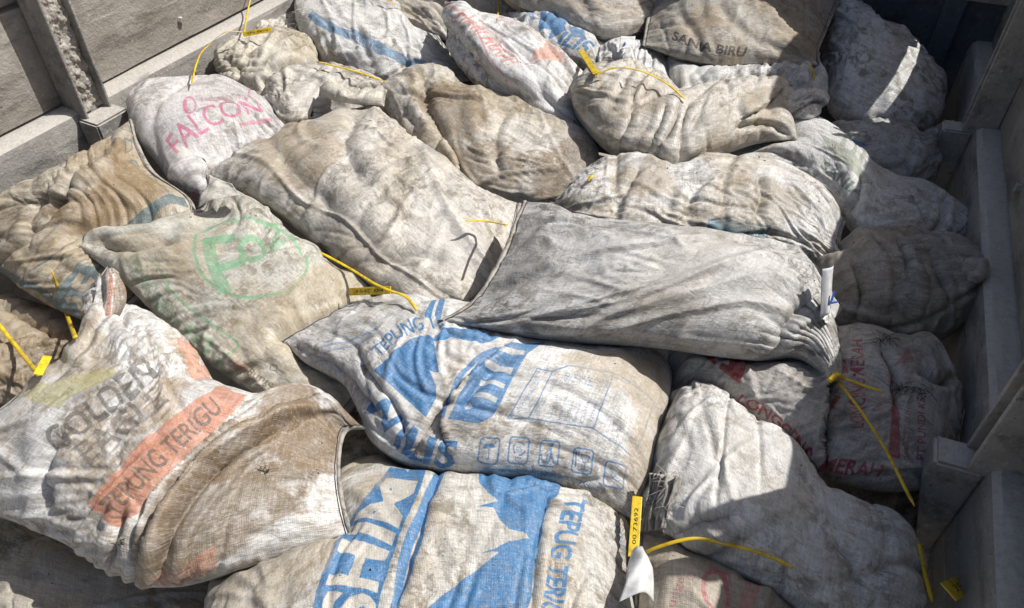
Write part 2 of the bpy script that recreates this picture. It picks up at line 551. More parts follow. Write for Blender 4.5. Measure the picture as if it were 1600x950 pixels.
def buckle(G, gu, gv, g1, g2, iters, attach, bend, rng, kick, rim=.5):
    """let cloth that is longer than the shape it covers buckle into folds over that shape"""
    nu, nv = G.shape[:2]
    lu = np.linalg.norm(np.diff(G, axis=0), axis=2) * (1 + .5 * (gu[1:] + gu[:-1]))
    lv = np.linalg.norm(np.diff(G, axis=1), axis=2) * (1 + .5 * (gv[:, 1:] + gv[:, :-1]))
    d1 = np.linalg.norm(G[1:, 1:] - G[:-1, :-1], axis=2) * (1 + .5 * (g1[1:, 1:] + g1[:-1, :-1]))
    d2 = np.linalg.norm(G[1:, :-1] - G[:-1, 1:], axis=2) * (1 + .5 * (g2[1:, :-1] + g2[:-1, 1:]))
    N = grid_normals(G)
    P = (G + N * (kick * (field(nu, nv, nu / 4, nv / 4, rng) + field(nu, nv, nu / 9, nv / 9, rng)))[..., None]).astype(np.float32)
    A = np.full((nu, nv, 1), attach, np.float32)
    A[:, 0] = A[:, -1] = rim
    A[0] = A[-1] = rim
    s = slice
    for it in range(iters):
        for o in (0, 1):
            m = (nu - o) // 2 * 2 + o
            edge_fix(P, (s(o, m - 1, 2),), (s(o + 1, m, 2),), lu[o:m - 1:2], .7)
            m = (nv - o) // 2 * 2 + o
            edge_fix(P, (s(None), s(o, m - 1, 2)), (s(None), s(o + 1, m, 2)), lv[:, o:m - 1:2], .7)
        for o in (0, 1):
            m = (nu - o) // 2 * 2 + o
            edge_fix(P, (s(o, m - 1, 2), s(0, -1)), (s(o + 1, m, 2), s(1, None)), d1[o:m - 1:2], .6)
            edge_fix(P, (s(o, m - 1, 2), s(1, None)), (s(o + 1, m, 2), s(0, -1)), d2[o:m - 1:2], .6)
        D = P - G
        D = D - bend * lap(lap(D))
        D *= 1 - A
        P = (G + D).astype(np.float32)
    return P


def upsample(P, nu, nv):
    a, b = P.shape[:2]
    iu = np.linspace(0, a - 1, nu)
    iv = np.linspace(0, b - 1, nv)

    def cub(Q, x):
        i = np.clip(np.floor(x).astype(int), 0, len(Q) - 2)
        t = (x - i)[:, None, None]
        q0, q1, q2, q3 = Q[np.clip(i - 1, 0, None)], Q[i], Q[i + 1], Q[np.clip(i + 2, None, len(Q) - 1)]
        return .5 * (2 * q1 + (q2 - q0) * t + (2 * q0 - 5 * q1 + 4 * q2 - q3) * t * t + (3 * q1 - q0 - 3 * q2 + q3) * t ** 3)
    Q = cub(P, iu)
    return cub(Q.transpose(1, 0, 2), iv).transpose(1, 0, 2).astype(np.float32)


def poly_dist(px, line):
    """signed distance (pixels of the photograph) of points to a traced fold, and position along it"""
    L = catmull(line, max(12, 6 * len(line)))
    best = np.full(px.shape[:-1], 1e9)
    sg = np.zeros_like(best)
    pos = np.zeros_like(best)
    for i in range(len(L) - 1):
        a, b = L[i], L[i + 1]
        ab = b - a
        t = np.clip(((px - a) @ ab) / (ab @ ab + 1e-9), 0, 1)
        q = px - (a + t[..., None] * ab)
        d = np.sqrt((q * q).sum(-1))
        m = d < best
        best[m] = d[m]
        cr = ab[0] * (px[..., 1] - a[1]) - ab[1] * (px[..., 0] - a[0])
        sg[m] = np.sign(cr)[m]
        pos[m] = ((i + t) / (len(L) - 1))[m]
    return best, sg, pos


def make_sack(key, c, s0=(), e1=(), s1=(), e0=(), z=(.6, .6, .6, .6), t=.1, ends='ss', gu=.03, gv=.03, fine=.03,
              lump=.010, folds=(), seed=1, sq=2.4, puck=.06, under=.8, neck=0, coarse=1.0, clamp=True, cr=1.0):
    rng = np.random.default_rng(seed * 7 + 3)
    xs, ys = [p[0] for p in c], [p[1] for p in c]
    big = min(1.35, max(.62, math.hypot(max(xs) - min(xs), max(ys) - min(ys)) / 480))
    nu, nv = int(NU * big), int(NV * big)
    # outline, lifted to the bed
    zz = np.array(z, float)

    def side(a, mid, b, za, zb, n):
        pts = [a, *mid, b]
        d = np.concatenate([[0], np.cumsum([math.dist(p, q) for p, q in zip(pts, pts[1:])])])
        d /= d[-1]
        W = [at(p[0], p[1], za + (zb - za) * q) for p, q in zip(pts, d)]
        return catmull(W, n)
    S0 = side(c[0], s0, c[1], zz[0], zz[1], nu)
    S1 = side(c[3], s1, c[2], zz[3], zz[2], nu)
    E0 = side(c[0], e0, c[3], zz[0], zz[3], 400)
    E1 = side(c[1], e1, c[2], zz[1], zz[2], 400)
    u = np.linspace(0, 1, nu)
    lin = np.linspace(0, 1, nv)
    v = .45 * lin + .55 * (.5 - .5 * np.cos(math.pi * lin))
    E0 = np.stack([np.interp(v, np.linspace(0, 1, 400), E0[:, k]) for k in range(3)], -1)
    E1 = np.stack([np.interp(v, np.linspace(0, 1, 400), E1[:, k]) for k in range(3)], -1)
    U, V = u[:, None, None], v[None, :, None]
    B = (1 - V) * S0[:, None] + V * S1[:, None] + (1 - U) * E0[None] + U * E1[None] \
        - ((1 - U) * (1 - V) * S0[0] + U * (1 - V) * S0[-1] + (1 - U) * V * S1[0] + U * V * S1[-1])
    area = np.cross((B[-1, nv // 2] - B[0, nv // 2])[:2], (B[nu // 2, -1] - B[nu // 2, 0])[:2])
    flip = area < 0
    Lu = np.linalg.norm(np.diff(B[:, nv // 2], axis=0), axis=1).sum()
    Lv = np.linalg.norm(np.diff(B[nu // 2], axis=0), axis=1).sum()
    # filling
    Sv = np.clip(1 - np.abs(2 * v - 1) ** sq, 0, 1) ** .5

    def endp(x, kind):
        x = np.clip(x, 0, 1)
        if kind == 'r':
            return np.sqrt(np.clip(1 - (1 - np.clip(x * 3.2, 0, 1)) ** 2, 0, 1))
        if kind == 'n':
            return np.clip(x * 3.0, 0, 1) ** .8 * .92 + .08
        return 1 - (1 - np.clip(x * 2.3, 0, 1)) ** 2.0
    Eu = endp(u, ends[0]) * endp(1 - u, ends[1])
    prof = Eu[:, None] * Sv[None]
    low = field(nu, nv, Lu / .16, Lv / .16, rng) + .5 * field(nu, nv, Lu / .07, Lv / .07, rng)
    H = prof * t + np.clip(prof * 1.4, 0, 1) * lump * .75 * low
    N0 = grid_normals(B).mean((0, 1))
    N0 = N0 if N0[2] > 0 else -N0
    N0 = N0 / np.linalg.norm(N0)
    T = B + H[..., None] * N0
    bot = B - (prof * t * under)[..., None] * N0
    # what lies on top presses it down
    ix = np.clip(((T[..., 0] - CX0) * 100).astype(int), 0, CEIL.shape[0] - 1)
    iy = np.clip(((T[..., 1] - CY0) * 100).astype(int), 0, CEIL.shape[1] - 1)
    lim = CEIL[ix, iy] - .004
    drop = np.clip(T[..., 2] - lim, 0, .12)
    if not clamp:
        drop[:] = 0

    def blur(a, n):
        k = np.ones(n) / n
        for ax in (0, 1):
            pw = [(0, 0), (0, 0)]
            pw[ax] = (n // 2, n // 2)
            c = np.cumsum(np.insert(np.pad(a, pw, 'edge'), 0, 0, axis=ax), axis=ax)
            a = (np.take(c, range(n, c.shape[ax]), ax) - np.take(c, range(0, c.shape[ax] - n), ax)) / n
        return a
    if drop.max() > 0:
        for _ in range(3):
            drop = np.maximum(drop, blur(drop, 7))
        drop = blur(blur(drop, 9), 7)
    T[..., 2] -= drop
    bx = np.clip(((bot[..., 0] - CX0) * 100).astype(int), 0, CEIL.shape[0] - 1)
    by = np.clip(((bot[..., 1] - CY0) * 100).astype(int), 0, CEIL.shape[1] - 1)
    if clamp:
        np.minimum.at(CEIL, (bx, by), bot[..., 2].astype(np.float32))
    # folds one can pick out
    PX, _ = project(T)
    lookup = PX.copy()
    NN = grid_normals(T)
    if flip:
        NN = -NN
    for kind, amp, w, line in folds:
        d, sg, pos = poly_dist(PX, line)
        taper = np.clip(np.minimum(pos, 1 - pos) * 6 + .25, 0, 1)
        if kind == 'v':
            D = -amp * np.exp(-(d / w) ** 2) + .22 * amp * np.exp(-((d - 2 * w) / (1.3 * w)) ** 2)
        elif kind == 'r':
            D = amp * np.exp(-(d / w) ** 2)
        else:                                     # one side laps over the other
            D = np.where(sg > 0, amp * np.exp(-d / (2.2 * w)), -amp * .7 * np.exp(-d / (.8 * w)))
        T = T + (D * taper)[..., None] * NN
    if neck:
        g = np.clip((u - .72) / .28, 0, 1)[:, None] * np.cos(2 * math.pi * neck * lin + 1.5 * field(nu, nv, 4, 6, rng))
        T = T + (g * .004 * np.clip(prof * 8, 0, 1))[..., None] * NN
    # slack cloth: broad buckles first, then smaller ones on them
    P = T.astype(np.float32)
    for cell, gain, it, att, bend, kick in ((.016, 1.0 * coarse, 110, .0025, .15, .004), (.0085, 1.3, 70, .004, .15, .0016), (.0038, 0, 55, .006, .10, .0005)):
        a_, b_ = max(10, int(Lu / cell)), max(10, int(Lv * 1.2 / cell))
        Gc = upsample(P, a_, b_)
        cl = max(.07, cell * 7)
        m = np.clip(field(a_, b_, Lu / cl, Lv / cl, rng) * 1.0 + .28, 0, 1.5)
        th = field(a_, b_, Lu / .26, Lv / .26, rng) * 2.0 + rng.uniform(0, 3.14)
        hu_, hv_ = (gu * gain, gv * gain) if gain else (fine * 3.8, fine * 3.8)
        hm = .5 * (hu_ + hv_)
        e_end = np.maximum(np.exp(-np.linspace(0, 1, a_) * Lu / .06) * (ends[0] == 's'), np.exp(-np.linspace(1, 0, a_) * Lu / .06) * (ends[1] == 's'))[:, None] * puck
        c2, s2 = .85 * np.cos(2 * th), .85 * np.sin(2 * th)
        Q = buckle(Gc, hu_ * m * (1 + c2), hv_ * m * (1 - c2) + e_end, hm * m * (1 + s2) + .5 * e_end, hm * m * (1 - s2) + .5 * e_end, it, att, bend, rng, kick)
        P = P + upsample(Q - Gc, nu, nv)
        if cell == .016 and cr:
            XX, YY = np.meshgrid(u * Lu, lin * Lv * 1.15, indexing='ij')
            P = P + grid_normals(P) * ((1 - 2 * flip) * creases(XX, YY, rng, amp=.0050 * cr) * np.clip(prof * 3, 0, 1))[..., None].astype(np.float32)
    # mesh: upper sheet, coarser under sheet
    idx = np.arange(nu * nv).reshape(nu, nv)
    a, b, cc, d = idx[:-1, :-1], idx[1:, :-1], idx[1:, 1:], idx[:-1, 1:]
    F = np.stack([a, b, cc, d], -1).reshape(-1, 4)
    st = 4
    ui = np.unique(np.r_[np.arange(0, nu, st), nu - 1])
    vi = np.unique(np.r_[np.arange(0, nv, st), nv - 1])
    Bt = bot[np.ix_(ui, vi)].copy()
    Bt[0], Bt[-1], Bt[:, 0], Bt[:, -1] = P[0, vi], P[-1, vi], P[ui, 0], P[ui, -1]
    ib = (np.arange(len(ui) * len(vi)) + nu * nv).reshape(len(ui), len(vi))
    a, b, cc, d = ib[:-1, :-1], ib[1:, :-1], ib[1:, 1:], ib[:-1, 1:]
    F2 = np.stack([a, d, cc, b], -1).reshape(-1, 4)
    F = np.concatenate([F, F2])
    if flip:
        F = F[:, ::-1]
    co = np.concatenate([P.reshape(-1, 3), Bt.reshape(-1, 3)]).astype(np.float32)
    base = co.mean(0)
    base[2] = co[:, 2].min()
    me = bpy.data.meshes.new('sack_body')
    me.vertices.add(len(co))
    me.vertices.foreach_set('co', (co - base).ravel())
    me.loops.add(F.size)
    me.loops.foreach_set('vertex_index', F.ravel().astype(np.int32))
    me.polygons.add(len(F))
    me.polygons.foreach_set('loop_start', np.arange(0, F.size, 4, dtype=np.int32))
    me.polygons.foreach_set('use_smooth', np.ones(len(F), bool))
    gx, gy = np.meshgrid(np.linspace(0, 1, nu), lin, indexing='ij')
    bx_, by_ = np.meshgrid(ui / (nu - 1), vi / (nv - 1), indexing='ij')
    pu = np.concatenate([np.stack([gx, gy], -1).reshape(-1, 2), np.stack([bx_ + 3, by_], -1).reshape(-1, 2)]).astype(np.float32)
    cu = pu * np.array([Lu, Lv * 1.25], np.float32)
    for nm, arr in (('cloth', cu), ('print', pu)):
        me.uv_layers.new(name=nm).data.foreach_set('uv', arr[F.ravel()].ravel())
    me.update()
    me.validate()
    root = empty('flour_sack', tuple(map(float, base)))
    body = bpy.data.objects.new('sack_body', me)
    COL.objects.link(body)
    body.parent = root
    # hems at sewn ends
    sgn = -1 if flip else 1
    for e, k in ((0, ends[0]), (1, ends[1])):
        if k != 's':
            continue
        row, nxt = (P[0], P[3]) if e == 0 else (P[-1], P[-4])
        out = row - nxt
        out /= np.linalg.norm(out, axis=1)[:, None] + 1e-9
        ks = np.ones(9) / 9
        pad = np.pad(out, ((4, 4), (0, 0)), 'edge')
        out = np.stack([np.convolve(pad[:, q], ks, 'valid') for q in range(3)], -1)
        wob = field(nv, 2, 12, 1, rng)[:, 0]
        out[:, 2] += .5 * wob
        width = .0055 + .003 * field(nv, 2, 8, 1, rng)[:, 0]
        up = np.array([0, 0, .0013])
        r0, r1 = row - out * .004, row + out * width[:, None]
        VV = np.concatenate([r0 + up * 1.6, r1 + up, r1 - up, r0 - up * 1.6])
        FF = []
        for i in range(nv - 1):
            for q in range(4):
                x, y = q * nv + i, ((q + 1) % 4) * nv + i
                FF.append((x, x + 1, y + 1, y))
        h = link_mesh('hem', VV, FF, M_HEM, root)
        q = (P[2] if e == 0 else P[-3]) + np.array([0, 0, .0012])
        tv, tf = tube(q[1:-1:2], .0008, 4)
        link_mesh('seam_thread', tv, tf, M_TWINE, root)
    SACKS[key] = dict(root=root, body=body, P=P, px=lookup, kd=None, size=(Lu, Lv), flip=flip)
    return SACKS[key]

# ------------------------------------------------------------------ the load, from the top of the heap down
# corners: u0v0, u1v0, u1v1, u0v1; traced sides between them; z: heights of the four corners above the bed floor
S = make_sack
S('grey_top', [(690, 501), (1296, 598), (1313, 588), (820, 314)],
  s0=[(740, 510), (830, 522), (900, 526), (1000, 531), (1100, 544), (1180, 555), (1245, 553), (1278, 574)],
  s1=[(860, 325), (900, 345), (950, 359), (1010, 373), (1100, 386), (1190, 408), (1242, 432), (1268, 468), (1288, 515), (1302, 555)],
  e0=[(718, 487), (745, 465), (775, 420), (795, 380), (808, 340)],
  z=(.70, .66, .66, .74), t=.085, ends='sn', gu=.012, gv=.02, fine=.016, lump=.006, seed=8, neck=14, coarse=.5,
  folds=[('r', .012, 30, [(900, 400), (1000, 395), (1120, 410), (1220, 440)]),         ('v', .010, 8, [(1200, 560), (1235, 500), (1265, 470)])])
S('sania_biru', [(1005, 72), (1281, 103), (1318, -20), (1035, -110)],
  s0=[(1060, 90), (1121, 101), (1178, 99), (1240, 100)], e1=[(1277, 85), (1290, 50)], s1=[(1180, -100)], e0=[(1015, 20), (1028, -40)],
  z=(.72, .70, .78, .80), t=.10, ends='ss', gu=.012, gv=.012, fine=.018, seed=15, cr=.5,
  folds=[('s', .012, 10, [(1180, -20), (1220, 35), (1280, 85)]), ('v', .006, 7, [(1060, 20), (1090, 60), (1095, 85)]), ('v', .006, 8, [(1120, 0), (1150, 40), (1210, 75), (1270, 95)])])
S('tan_far', [(770, -20), (1020, 38), (1040, -60), (800, -110)],
  s0=[(810, 10), (854, 24), (894, 43), (935, 55), (969, 56), (1002, 48)], e1=[(1027, 0)], s1=[(920, -100)],
  z=(.74, .70, .76, .8), t=.10, ends='rr', gu=.03, gv=.03, fine=.02, seed=16)
S('rolled', [(897, 172), (1246, 218), (1243, 142), (900, 138)],
  s0=[(928, 209), (960, 235), (1002, 246), (1046, 257), (1066, 252), (1121, 238), (1185, 218)], e1=[(1236, 180)],
  s1=[(935, 123), (985, 118), (1030, 135), (1060, 158), (1104, 148), (1161, 140), (1205, 136)], e0=[(893, 155)],
  z=(.70, .68, .71, .72), t=.075, ends='rr', gu=.045, gv=.02, fine=.03, lump=.008, seed=11, puck=.02,
  folds=[('v', .016, 5, [(1030, 235), (1052, 195), (1060, 160)]), ('v', .012, 4, [(1010, 240), (1030, 200), (1040, 170)]), ('v', .012, 5, [(1062, 250), (1066, 200), (1075, 162)]),
         ('s', .012, 8, [(1225, 140), (1205, 160), (1180, 175), (1160, 185)]), ('v', .012, 5, [(1235, 212), (1200, 195), (1150, 200)]), ('v', .010, 5, [(970, 225), (985, 180), (990, 150)])])
S('golden', [(-140, 735), (548, 832), (568, 668), (168, 418)],
  s0=[(0, 805), (100, 848), (190, 900), (255, 917), (340, 900), (500, 848)], e1=[(534, 780), (530, 715), (540, 672)],
  s1=[(192, 468), (250, 503), (310, 556), (345, 605), (430, 632), (495, 614)], e0=[(-60, 680), (20, 625), (65, 585), (140, 522), (150, 445)],
  z=(.52, .57, .62, .64), t=.11, ends='ss', gu=.02, gv=.02, fine=.022, lump=.010, seed=1, cr=.75,
  folds=[('s', .020, 9, [(222, 905), (245, 820), (310, 720), (400, 660), (480, 630)]), ('s', .016, 7, [(215, 850), (240, 775), (290, 720), (380, 650)]),
         ('r', .016, 8, [(236, 890), (262, 805), (325, 722), (420, 660), (520, 640)]), ('v', .012, 6, [(255, 890), (282, 815), (345, 735), (440, 675)]), ('r', .010, 8, [(275, 890), (305, 820), (370, 745)]), ('v', .014, 8, [(190, 800), (185, 840), (180, 870)]), ('v', .012, 12, [(80, 800), (75, 740), (95, 690)]),
         ('v', .012, 9, [(190, 470), (195, 510), (215, 530)]), ('r', .014, 14, [(150, 450), (150, 520), (110, 570)])])
S('grey_far_roll', [(1055, 160), (1265, 175), (1292, 142), (1040, 92)],
  s0=[(1130, 160), (1210, 155)], e1=[(1290, 160)], s1=[(1090, 92), (1114, 106), (1144, 101), (1229, 100), (1262, 118)],
  z=(.66, .62, .63, .68), t=.06, ends='rr', gu=.07, gv=.03, fine=.03, seed=23)
S('tan_middle', [(310, 266), (692, 500), (812, 318), (585, 165)],
  s0=[(335, 290), (390, 312), (450, 345), (510, 395), (570, 440), (640, 478)], e1=[(745, 468), (785, 410), (803, 360)],
  s1=[(625, 210), (680, 255), (720, 285), (760, 305)], e0=[(380, 235), (445, 207), (520, 182)],
  z=(.62, .60, .64, .66), t=.095, ends='ss', gu=.02, gv=.02, fine=.018, lump=.012, seed=4,
  folds=[('v', .008, 16, [(420, 215), (450, 260), (520, 330)]), ('v', .010, 14, [(560, 180), (540, 230), (560, 280)]), ('v', .008, 12, [(600, 420), (640, 400), (700, 410)])])
S('red_ear', [(712, 98), (915, 205), (932, 128), (697, 4)],
  s0=[(749, 135), (786, 156), (834, 178), (880, 195)], e1=[(905, 165)], s1=[(720, 24), (746, 37), (790, 44), (844, 74), (888, 102)], e0=[(701, 70), (698, 34)],
  z=(.66, .66, .69, .74), t=.08, ends='ss', gu=.025, gv=.03, fine=.02, seed=17,
  folds=[('r', .02, 16, [(700, 12), (740, 60), (800, 120), (850, 135)]), ('v', .012, 8, [(702, 40), (730, 80), (770, 125)])])
S('teal_stamp', [(868, 352), (1328, 419), (1320, 345), (885, 308)],
  s0=[(950, 385), (1100, 402), (1200, 396), (1265, 406)], e1=[(1311, 385)], s1=[(915, 280), (950, 260), (995, 247), (1060, 256), (1130, 262), (1200, 266), (1265, 290), (1300, 318)], e0=[(872, 330)],
  z=(.62, .60, .63, .66), t=.085, ends='rs', gu=.018, gv=.018, fine=.025, lump=.011, seed=9,
  folds=[('v', .007, 8, [(960, 330), (985, 290), (1000, 262)]), ('v', .006, 8, [(1065, 345), (1085, 300), (1110, 280)]), ('v', .01, 9, [(1180, 340), (1190, 300), (1180, 275)])])
S('brown_middle', [(588, 168), (884, 326), (907, 208), (640, 124)],
  s0=[(614, 196), (645, 236), (682, 263), (712, 288), (780, 312), (830, 320)], e1=[(925, 292), (936, 268), (930, 238)],
  s1=[(690, 122), (735, 150), (800, 172), (860, 188)], e0=[(598, 148)],
  z=(.62, .60, .64, .66), t=.085, ends='rr', gu=.015, gv=.015, fine=.026, lump=.012, seed=10,
  folds=[('v', .010, 7, [(662, 125), (668, 165), (690, 215), (678, 250)]), ('v', .008, 7, [(630, 170), (650, 200), (655, 230)]), ('s', .012, 7, [(690, 215), (715, 250), (720, 285)]),
         ('v', .006, 8, [(790, 175), (775, 220), (780, 270)]), ('r', .006, 12, [(735, 160), (740, 200), (760, 250)])])
S('blue_mountain_mid', [(440, 532), (987, 812), (1052, 585), (610, 462)],
  s0=[(480, 568), (535, 598), (562, 648), (580, 690), (640, 728), (739, 744), (850, 752), (930, 780)], e1=[(1005, 770), (1025, 700), (1040, 640)],
  s1=[(700, 488), (800, 505), (950, 535), (1020, 553)], e0=[(500, 500), (552, 473)],
  z=(.60, .52, .56, .62), t=.105, ends='sr', gu=.015, gv=.015, fine=.020, lump=.009, seed=6, cr=.6,
  folds=[('s', .012, 8, [(700, 690), (690, 650), (720, 600), (790, 545)]), ('v', .008, 6, [(650, 700), (690, 640), (740, 590)]), ('v', .006, 6, [(560, 560), (620, 640), (640, 690)]),
         ('v', .010, 8, [(720, 640), (760, 590), (800, 560)]), ('v', .006, 7, [(460, 540), (520, 570), (600, 650)])])
S('white_far', [(935, 115), (1062, 158), (1042, 84), (930, 90)], s1=[(960, 82), (1000, 77)], z=(.64, .64, .66, .66), t=.05, ends='ss', gu=.06, gv=.06, fine=.03, seed=22)
S('green_ring', [(118, 382), (520, 668), (612, 490), (380, 316)],
  s0=[(190, 440), (240, 488), (330, 570), (430, 632)], e1=[(580, 590)], s1=[(430, 345), (470, 385), (545, 425)], e0=[(145, 367), (230, 352), (312, 332), (335, 300)],
  z=(.60, .52, .56, .62), t=.09, ends='ss', gu=.016, gv=.02, fine=.02, lump=.008, seed=2, cr=.75,
  folds=[('v', .010, 8, [(150, 385), (210, 390), (270, 375)]), ('r', .012, 9, [(130, 375), (230, 360), (320, 335)]), ('v', .012, 7, [(465, 395), (500, 400), (545, 425)]), ('v', .008, 8, [(420, 540), (480, 520), (540, 480)])])
S('green_letters', [(1062, 258), (1480, 381), (1522, 331), (1080, 238)],
  s0=[(1127, 257), (1195, 262), (1229, 271), (1276, 298), (1310, 325), (1347, 367), (1397, 378), (1438, 380)], e1=[(1513, 357)],
  s1=[(1150, 215), (1246, 187), (1280, 202), (1330, 240), (1360, 266), (1400, 281), (1441, 286), (1489, 314)],
  z=(.63, .60, .62, .64), t=.07, ends='ss', gu=.018, gv=.018, fine=.02, seed=12, cr=.4,
  folds=[('v', .014, 8, [(1345, 260), (1340, 300), (1320, 335)]), ('v', .012, 8, [(1130, 245), (1200, 235), (1260, 260)]), ('v', .014, 6, [(1475, 315), (1470, 345), (1450, 375)])])
S('shaded_far', [(1277, 112), (1441, 214), (1473, 123), (1300, -18)],
  s0=[(1290, 145), (1296, 172), (1316, 188), (1354, 201), (1400, 212)], e1=[(1465, 190), (1475, 150)], s1=[(1340, 15), (1374, 46), (1418, 74), (1448, 107)], e0=[(1285, 75), (1298, 30)],
  z=(.60, .56, .62, .78), t=.085, ends='sr', gu=.012, gv=.012, fine=.014, lump=.008, seed=14)
S('white_near_wall', [(1015, 815), (1420, 1015), (1426, 845), (1050, 612)],
  s0=[(1084, 862), (1127, 885), (1188, 915), (1240, 945), (1300, 990)], e1=[(1434, 930)],
  s1=[(1110, 618), (1165, 660), (1222, 694), (1252, 736), (1282, 768), (1326, 790), (1384, 806)], e0=[(1002, 762), (1018, 700), (1033, 640)],
  z=(.54, .52, .54, .58), t=.08, ends='rr', gu=.012, gv=.015, fine=.014, lump=.008, seed=26,
  folds=[('v', .012, 12, [(1060, 830), (1110, 815), (1150, 805)]), ('v', .010, 10, [(1345, 930), (1330, 880), (1300, 850)])])
S('brown_wall', [(-150, 400), (165, 515), (204, 187), (-60, 345)],
  s0=[(0, 425), (50, 460), (100, 488), (145, 507)], e1=[(240, 430), (302, 326), (236, 266), (214, 225)], s1=[(0, 322), (65, 286), (130, 257), (172, 219)],
  z=(.50, .52, .68, .60), t=.08, ends='ss', gu=.013, gv=.013, fine=.02, seed=5, puck=.015, cr=.7,
  folds=[('v', .016, 7, [(130, 262), (110, 300), (85, 330), (0, 410)]), ('r', .014, 10, [(200, 200), (170, 260), (110, 300)]), ('v', .012, 7, [(80, 300), (50, 340), (40, 390)])])
S('crumpled_wall', [(410, 165), (592, 162), (606, 137), (425, 134)],
  s0=[(430, 185), (452, 203), (500, 190), (545, 178)], s1=[(452, 121), (506, 112), (560, 127)], z=(.62, .62, .64, .64), t=.05, ends='rr', gu=.07, gv=.06, fine=.03, seed=21,
  folds=[('s', .016, 6, [(490, 180), (505, 155), (540, 145), (590, 150)])])
S('cream_wall', [(345, 125), (440, 152), (497, 84), (340, 82)],
  s0=[(381, 150), (412, 163)], e1=[(488, 122)], s1=[(388, 67), (439, 57), (476, 63)], z=(.60, .60, .64, .64), t=.06, ends='rr', gu=.06, gv=.06, fine=.03, seed=20, folds=[('s', .02, 6, [(350, 118), (400, 122), (450, 112), (485, 108)]), ('v', .012, 5, [(355, 95), (375, 110), (380, 140)])])
S('blue_stripe', [(500, 101), (736, 126), (682, 55), (468, 8)],
  s0=[(550, 121), (603, 134), (640, 129), (700, 131)], e1=[(712, 95)], s1=[(480, -12), (530, -9), (591, 7), (615, 21), (632, 46)], e0=[(478, 66), (466, 36)],
  z=(.60, .60, .64, .66), t=.09, ends='rs', gu=.03, gv=.03, fine=.022, seed=19)
S('blue_word_far', [(850, 88), (985, 116), (1002, 62), (788, 20)], e0=[(815, 60)], z=(.67, .65, .68, .70), t=.05, ends='ss', gu=.02, gv=.02, fine=.02, seed=18)
S('pink_bird', [(316, 320), (478, 264), (458, 212), (196, 160)],
  s0=[(400, 302)], s1=[(228, 146), (300, 135), (345, 135), (396, 160)], e0=[(280, 295), (246, 256), (214, 214)],
  z=(.58, .58, .62, .66), t=.085, ends='rs', gu=.02, gv=.025, fine=.022, seed=3, folds=[('r', .02, 14, [(270, 278), (340, 262), (430, 220)])])
S('blue_mountain_near', [(300, 1190), (1015, 1200), (990, 813), (330, 880)],
  s1=[(430, 835), (500, 790), (560, 738), (618, 722), (700, 729), (834, 740), (918, 762)], e1=[(1005, 1060), (990, 950), (978, 880)], e0=[(315, 1050), (324, 950)],
  z=(.46, .48, .50, .50), t=.11, ends='rr', puck=0, gu=.015, gv=.018, fine=.02, lump=.008, seed=7, cr=.65,
  folds=[('v', .010, 9, [(690, 735), (660, 820), (620, 950)]), ('v', .008, 8, [(860, 760), (840, 850), (830, 950)])])
S('dark_wrinkled', [(1288, 506), (1512, 500), (1503, 428), (1272, 404)],
  s0=[(1340, 522), (1381, 528), (1431, 534), (1475, 527)], e1=[(1525, 462)], s1=[(1320, 385), (1357, 380), (1404, 377), (1448, 383), (1482, 398)], e0=[(1276, 450)],
  z=(.57, .57, .60, .60), t=.085, ends='rr', gu=.06, gv=.02, fine=.025, seed=24,
  folds=[('s', .016, 6, [(1365, 385), (1385, 430), (1385, 490)]), ('v', .016, 5, [(1400, 380), (1415, 420), (1412, 425)]), ('s', .014, 5, [(1420, 390), (1440, 440), (1440, 480)]), ('v', .014, 5, [(1330, 420), (1345, 460), (1335, 500)]), ('v', .012, 5, [(1450, 400), (1465, 440), (1480, 470)])])
S('red_letters', [(1040, 600), (1462, 756), (1506, 640), (1045, 545)],
  s0=[(1100, 625), (1150, 645), (1200, 675), (1249, 712), (1290, 745), (1330, 757), (1381, 767), (1431, 766)], e1=[(1492, 704)],
  s1=[(1150, 532), (1250, 522), (1310, 526), (1364, 527), (1411, 538), (1445, 533), (1482, 575)],
  z=(.56, .56, .60, .58), t=.08, ends='rs', gu=.012, gv=.012, fine=.02, seed=25, cr=.6,
  folds=[('s', .03, 8, [(1302, 530), (1294, 600), (1290, 660), (1286, 735)]), ('v', .014, 6, [(1370, 540), (1395, 590), (1400, 640)]), ('v', .016, 7, [(1430, 580), (1470, 600), (1490, 590)])])
S('blue_shaded', [(1318, 262), (1462, 284), (1475, 187), (1275, 200)],
  s0=[(1397, 290)], e1=[(1471, 250)], s1=[(1357, 198), (1411, 201), (1431, 217), (1455, 209)], z=(.56, .56, .60, .60), t=.06, ends='rs', gu=.05, gv=.05, fine=.03, seed=13)
S('pink_print', [(985, 1150), (1262, 1150), (1252, 962), (1000, 832)],
  s1=[(1050, 847), (1090, 871), (1130, 893), (1175, 918)], z=(.46, .46, .48, .52), t=.06, ends='ss', gu=.03, gv=.03, fine=.02, seed=27)
S('far_dark', [(735, 38), (835, 48), (800, -60), (640, -50)], s0=[(780, 45)], z=(.62, .62, .68, .68), t=.06, ends='rs', gu=.04, gv=.04, seed=30)
S('far_folded', [(600, 34), (712, 70), (690, -60), (560, -50)], s0=[(650, 46)], z=(.62, .62, .66, .66), t=.05, ends='rs', gu=.06, gv=.06, seed=31)
S('wall_bundle', [(385, 72), (470, 62), (468, 26), (405, 44)], z=(.62, .62, .62, .62), t=.03, ends='rr', gu=.10, gv=.04, seed=32)
S('near_corner', [(-120, 1110), (330, 1160), (360, 905), (-120, 790)], z=(.36, .38, .40, .38), t=.07, ends='rs', gu=.015, gv=.015, fine=.014, seed=28)
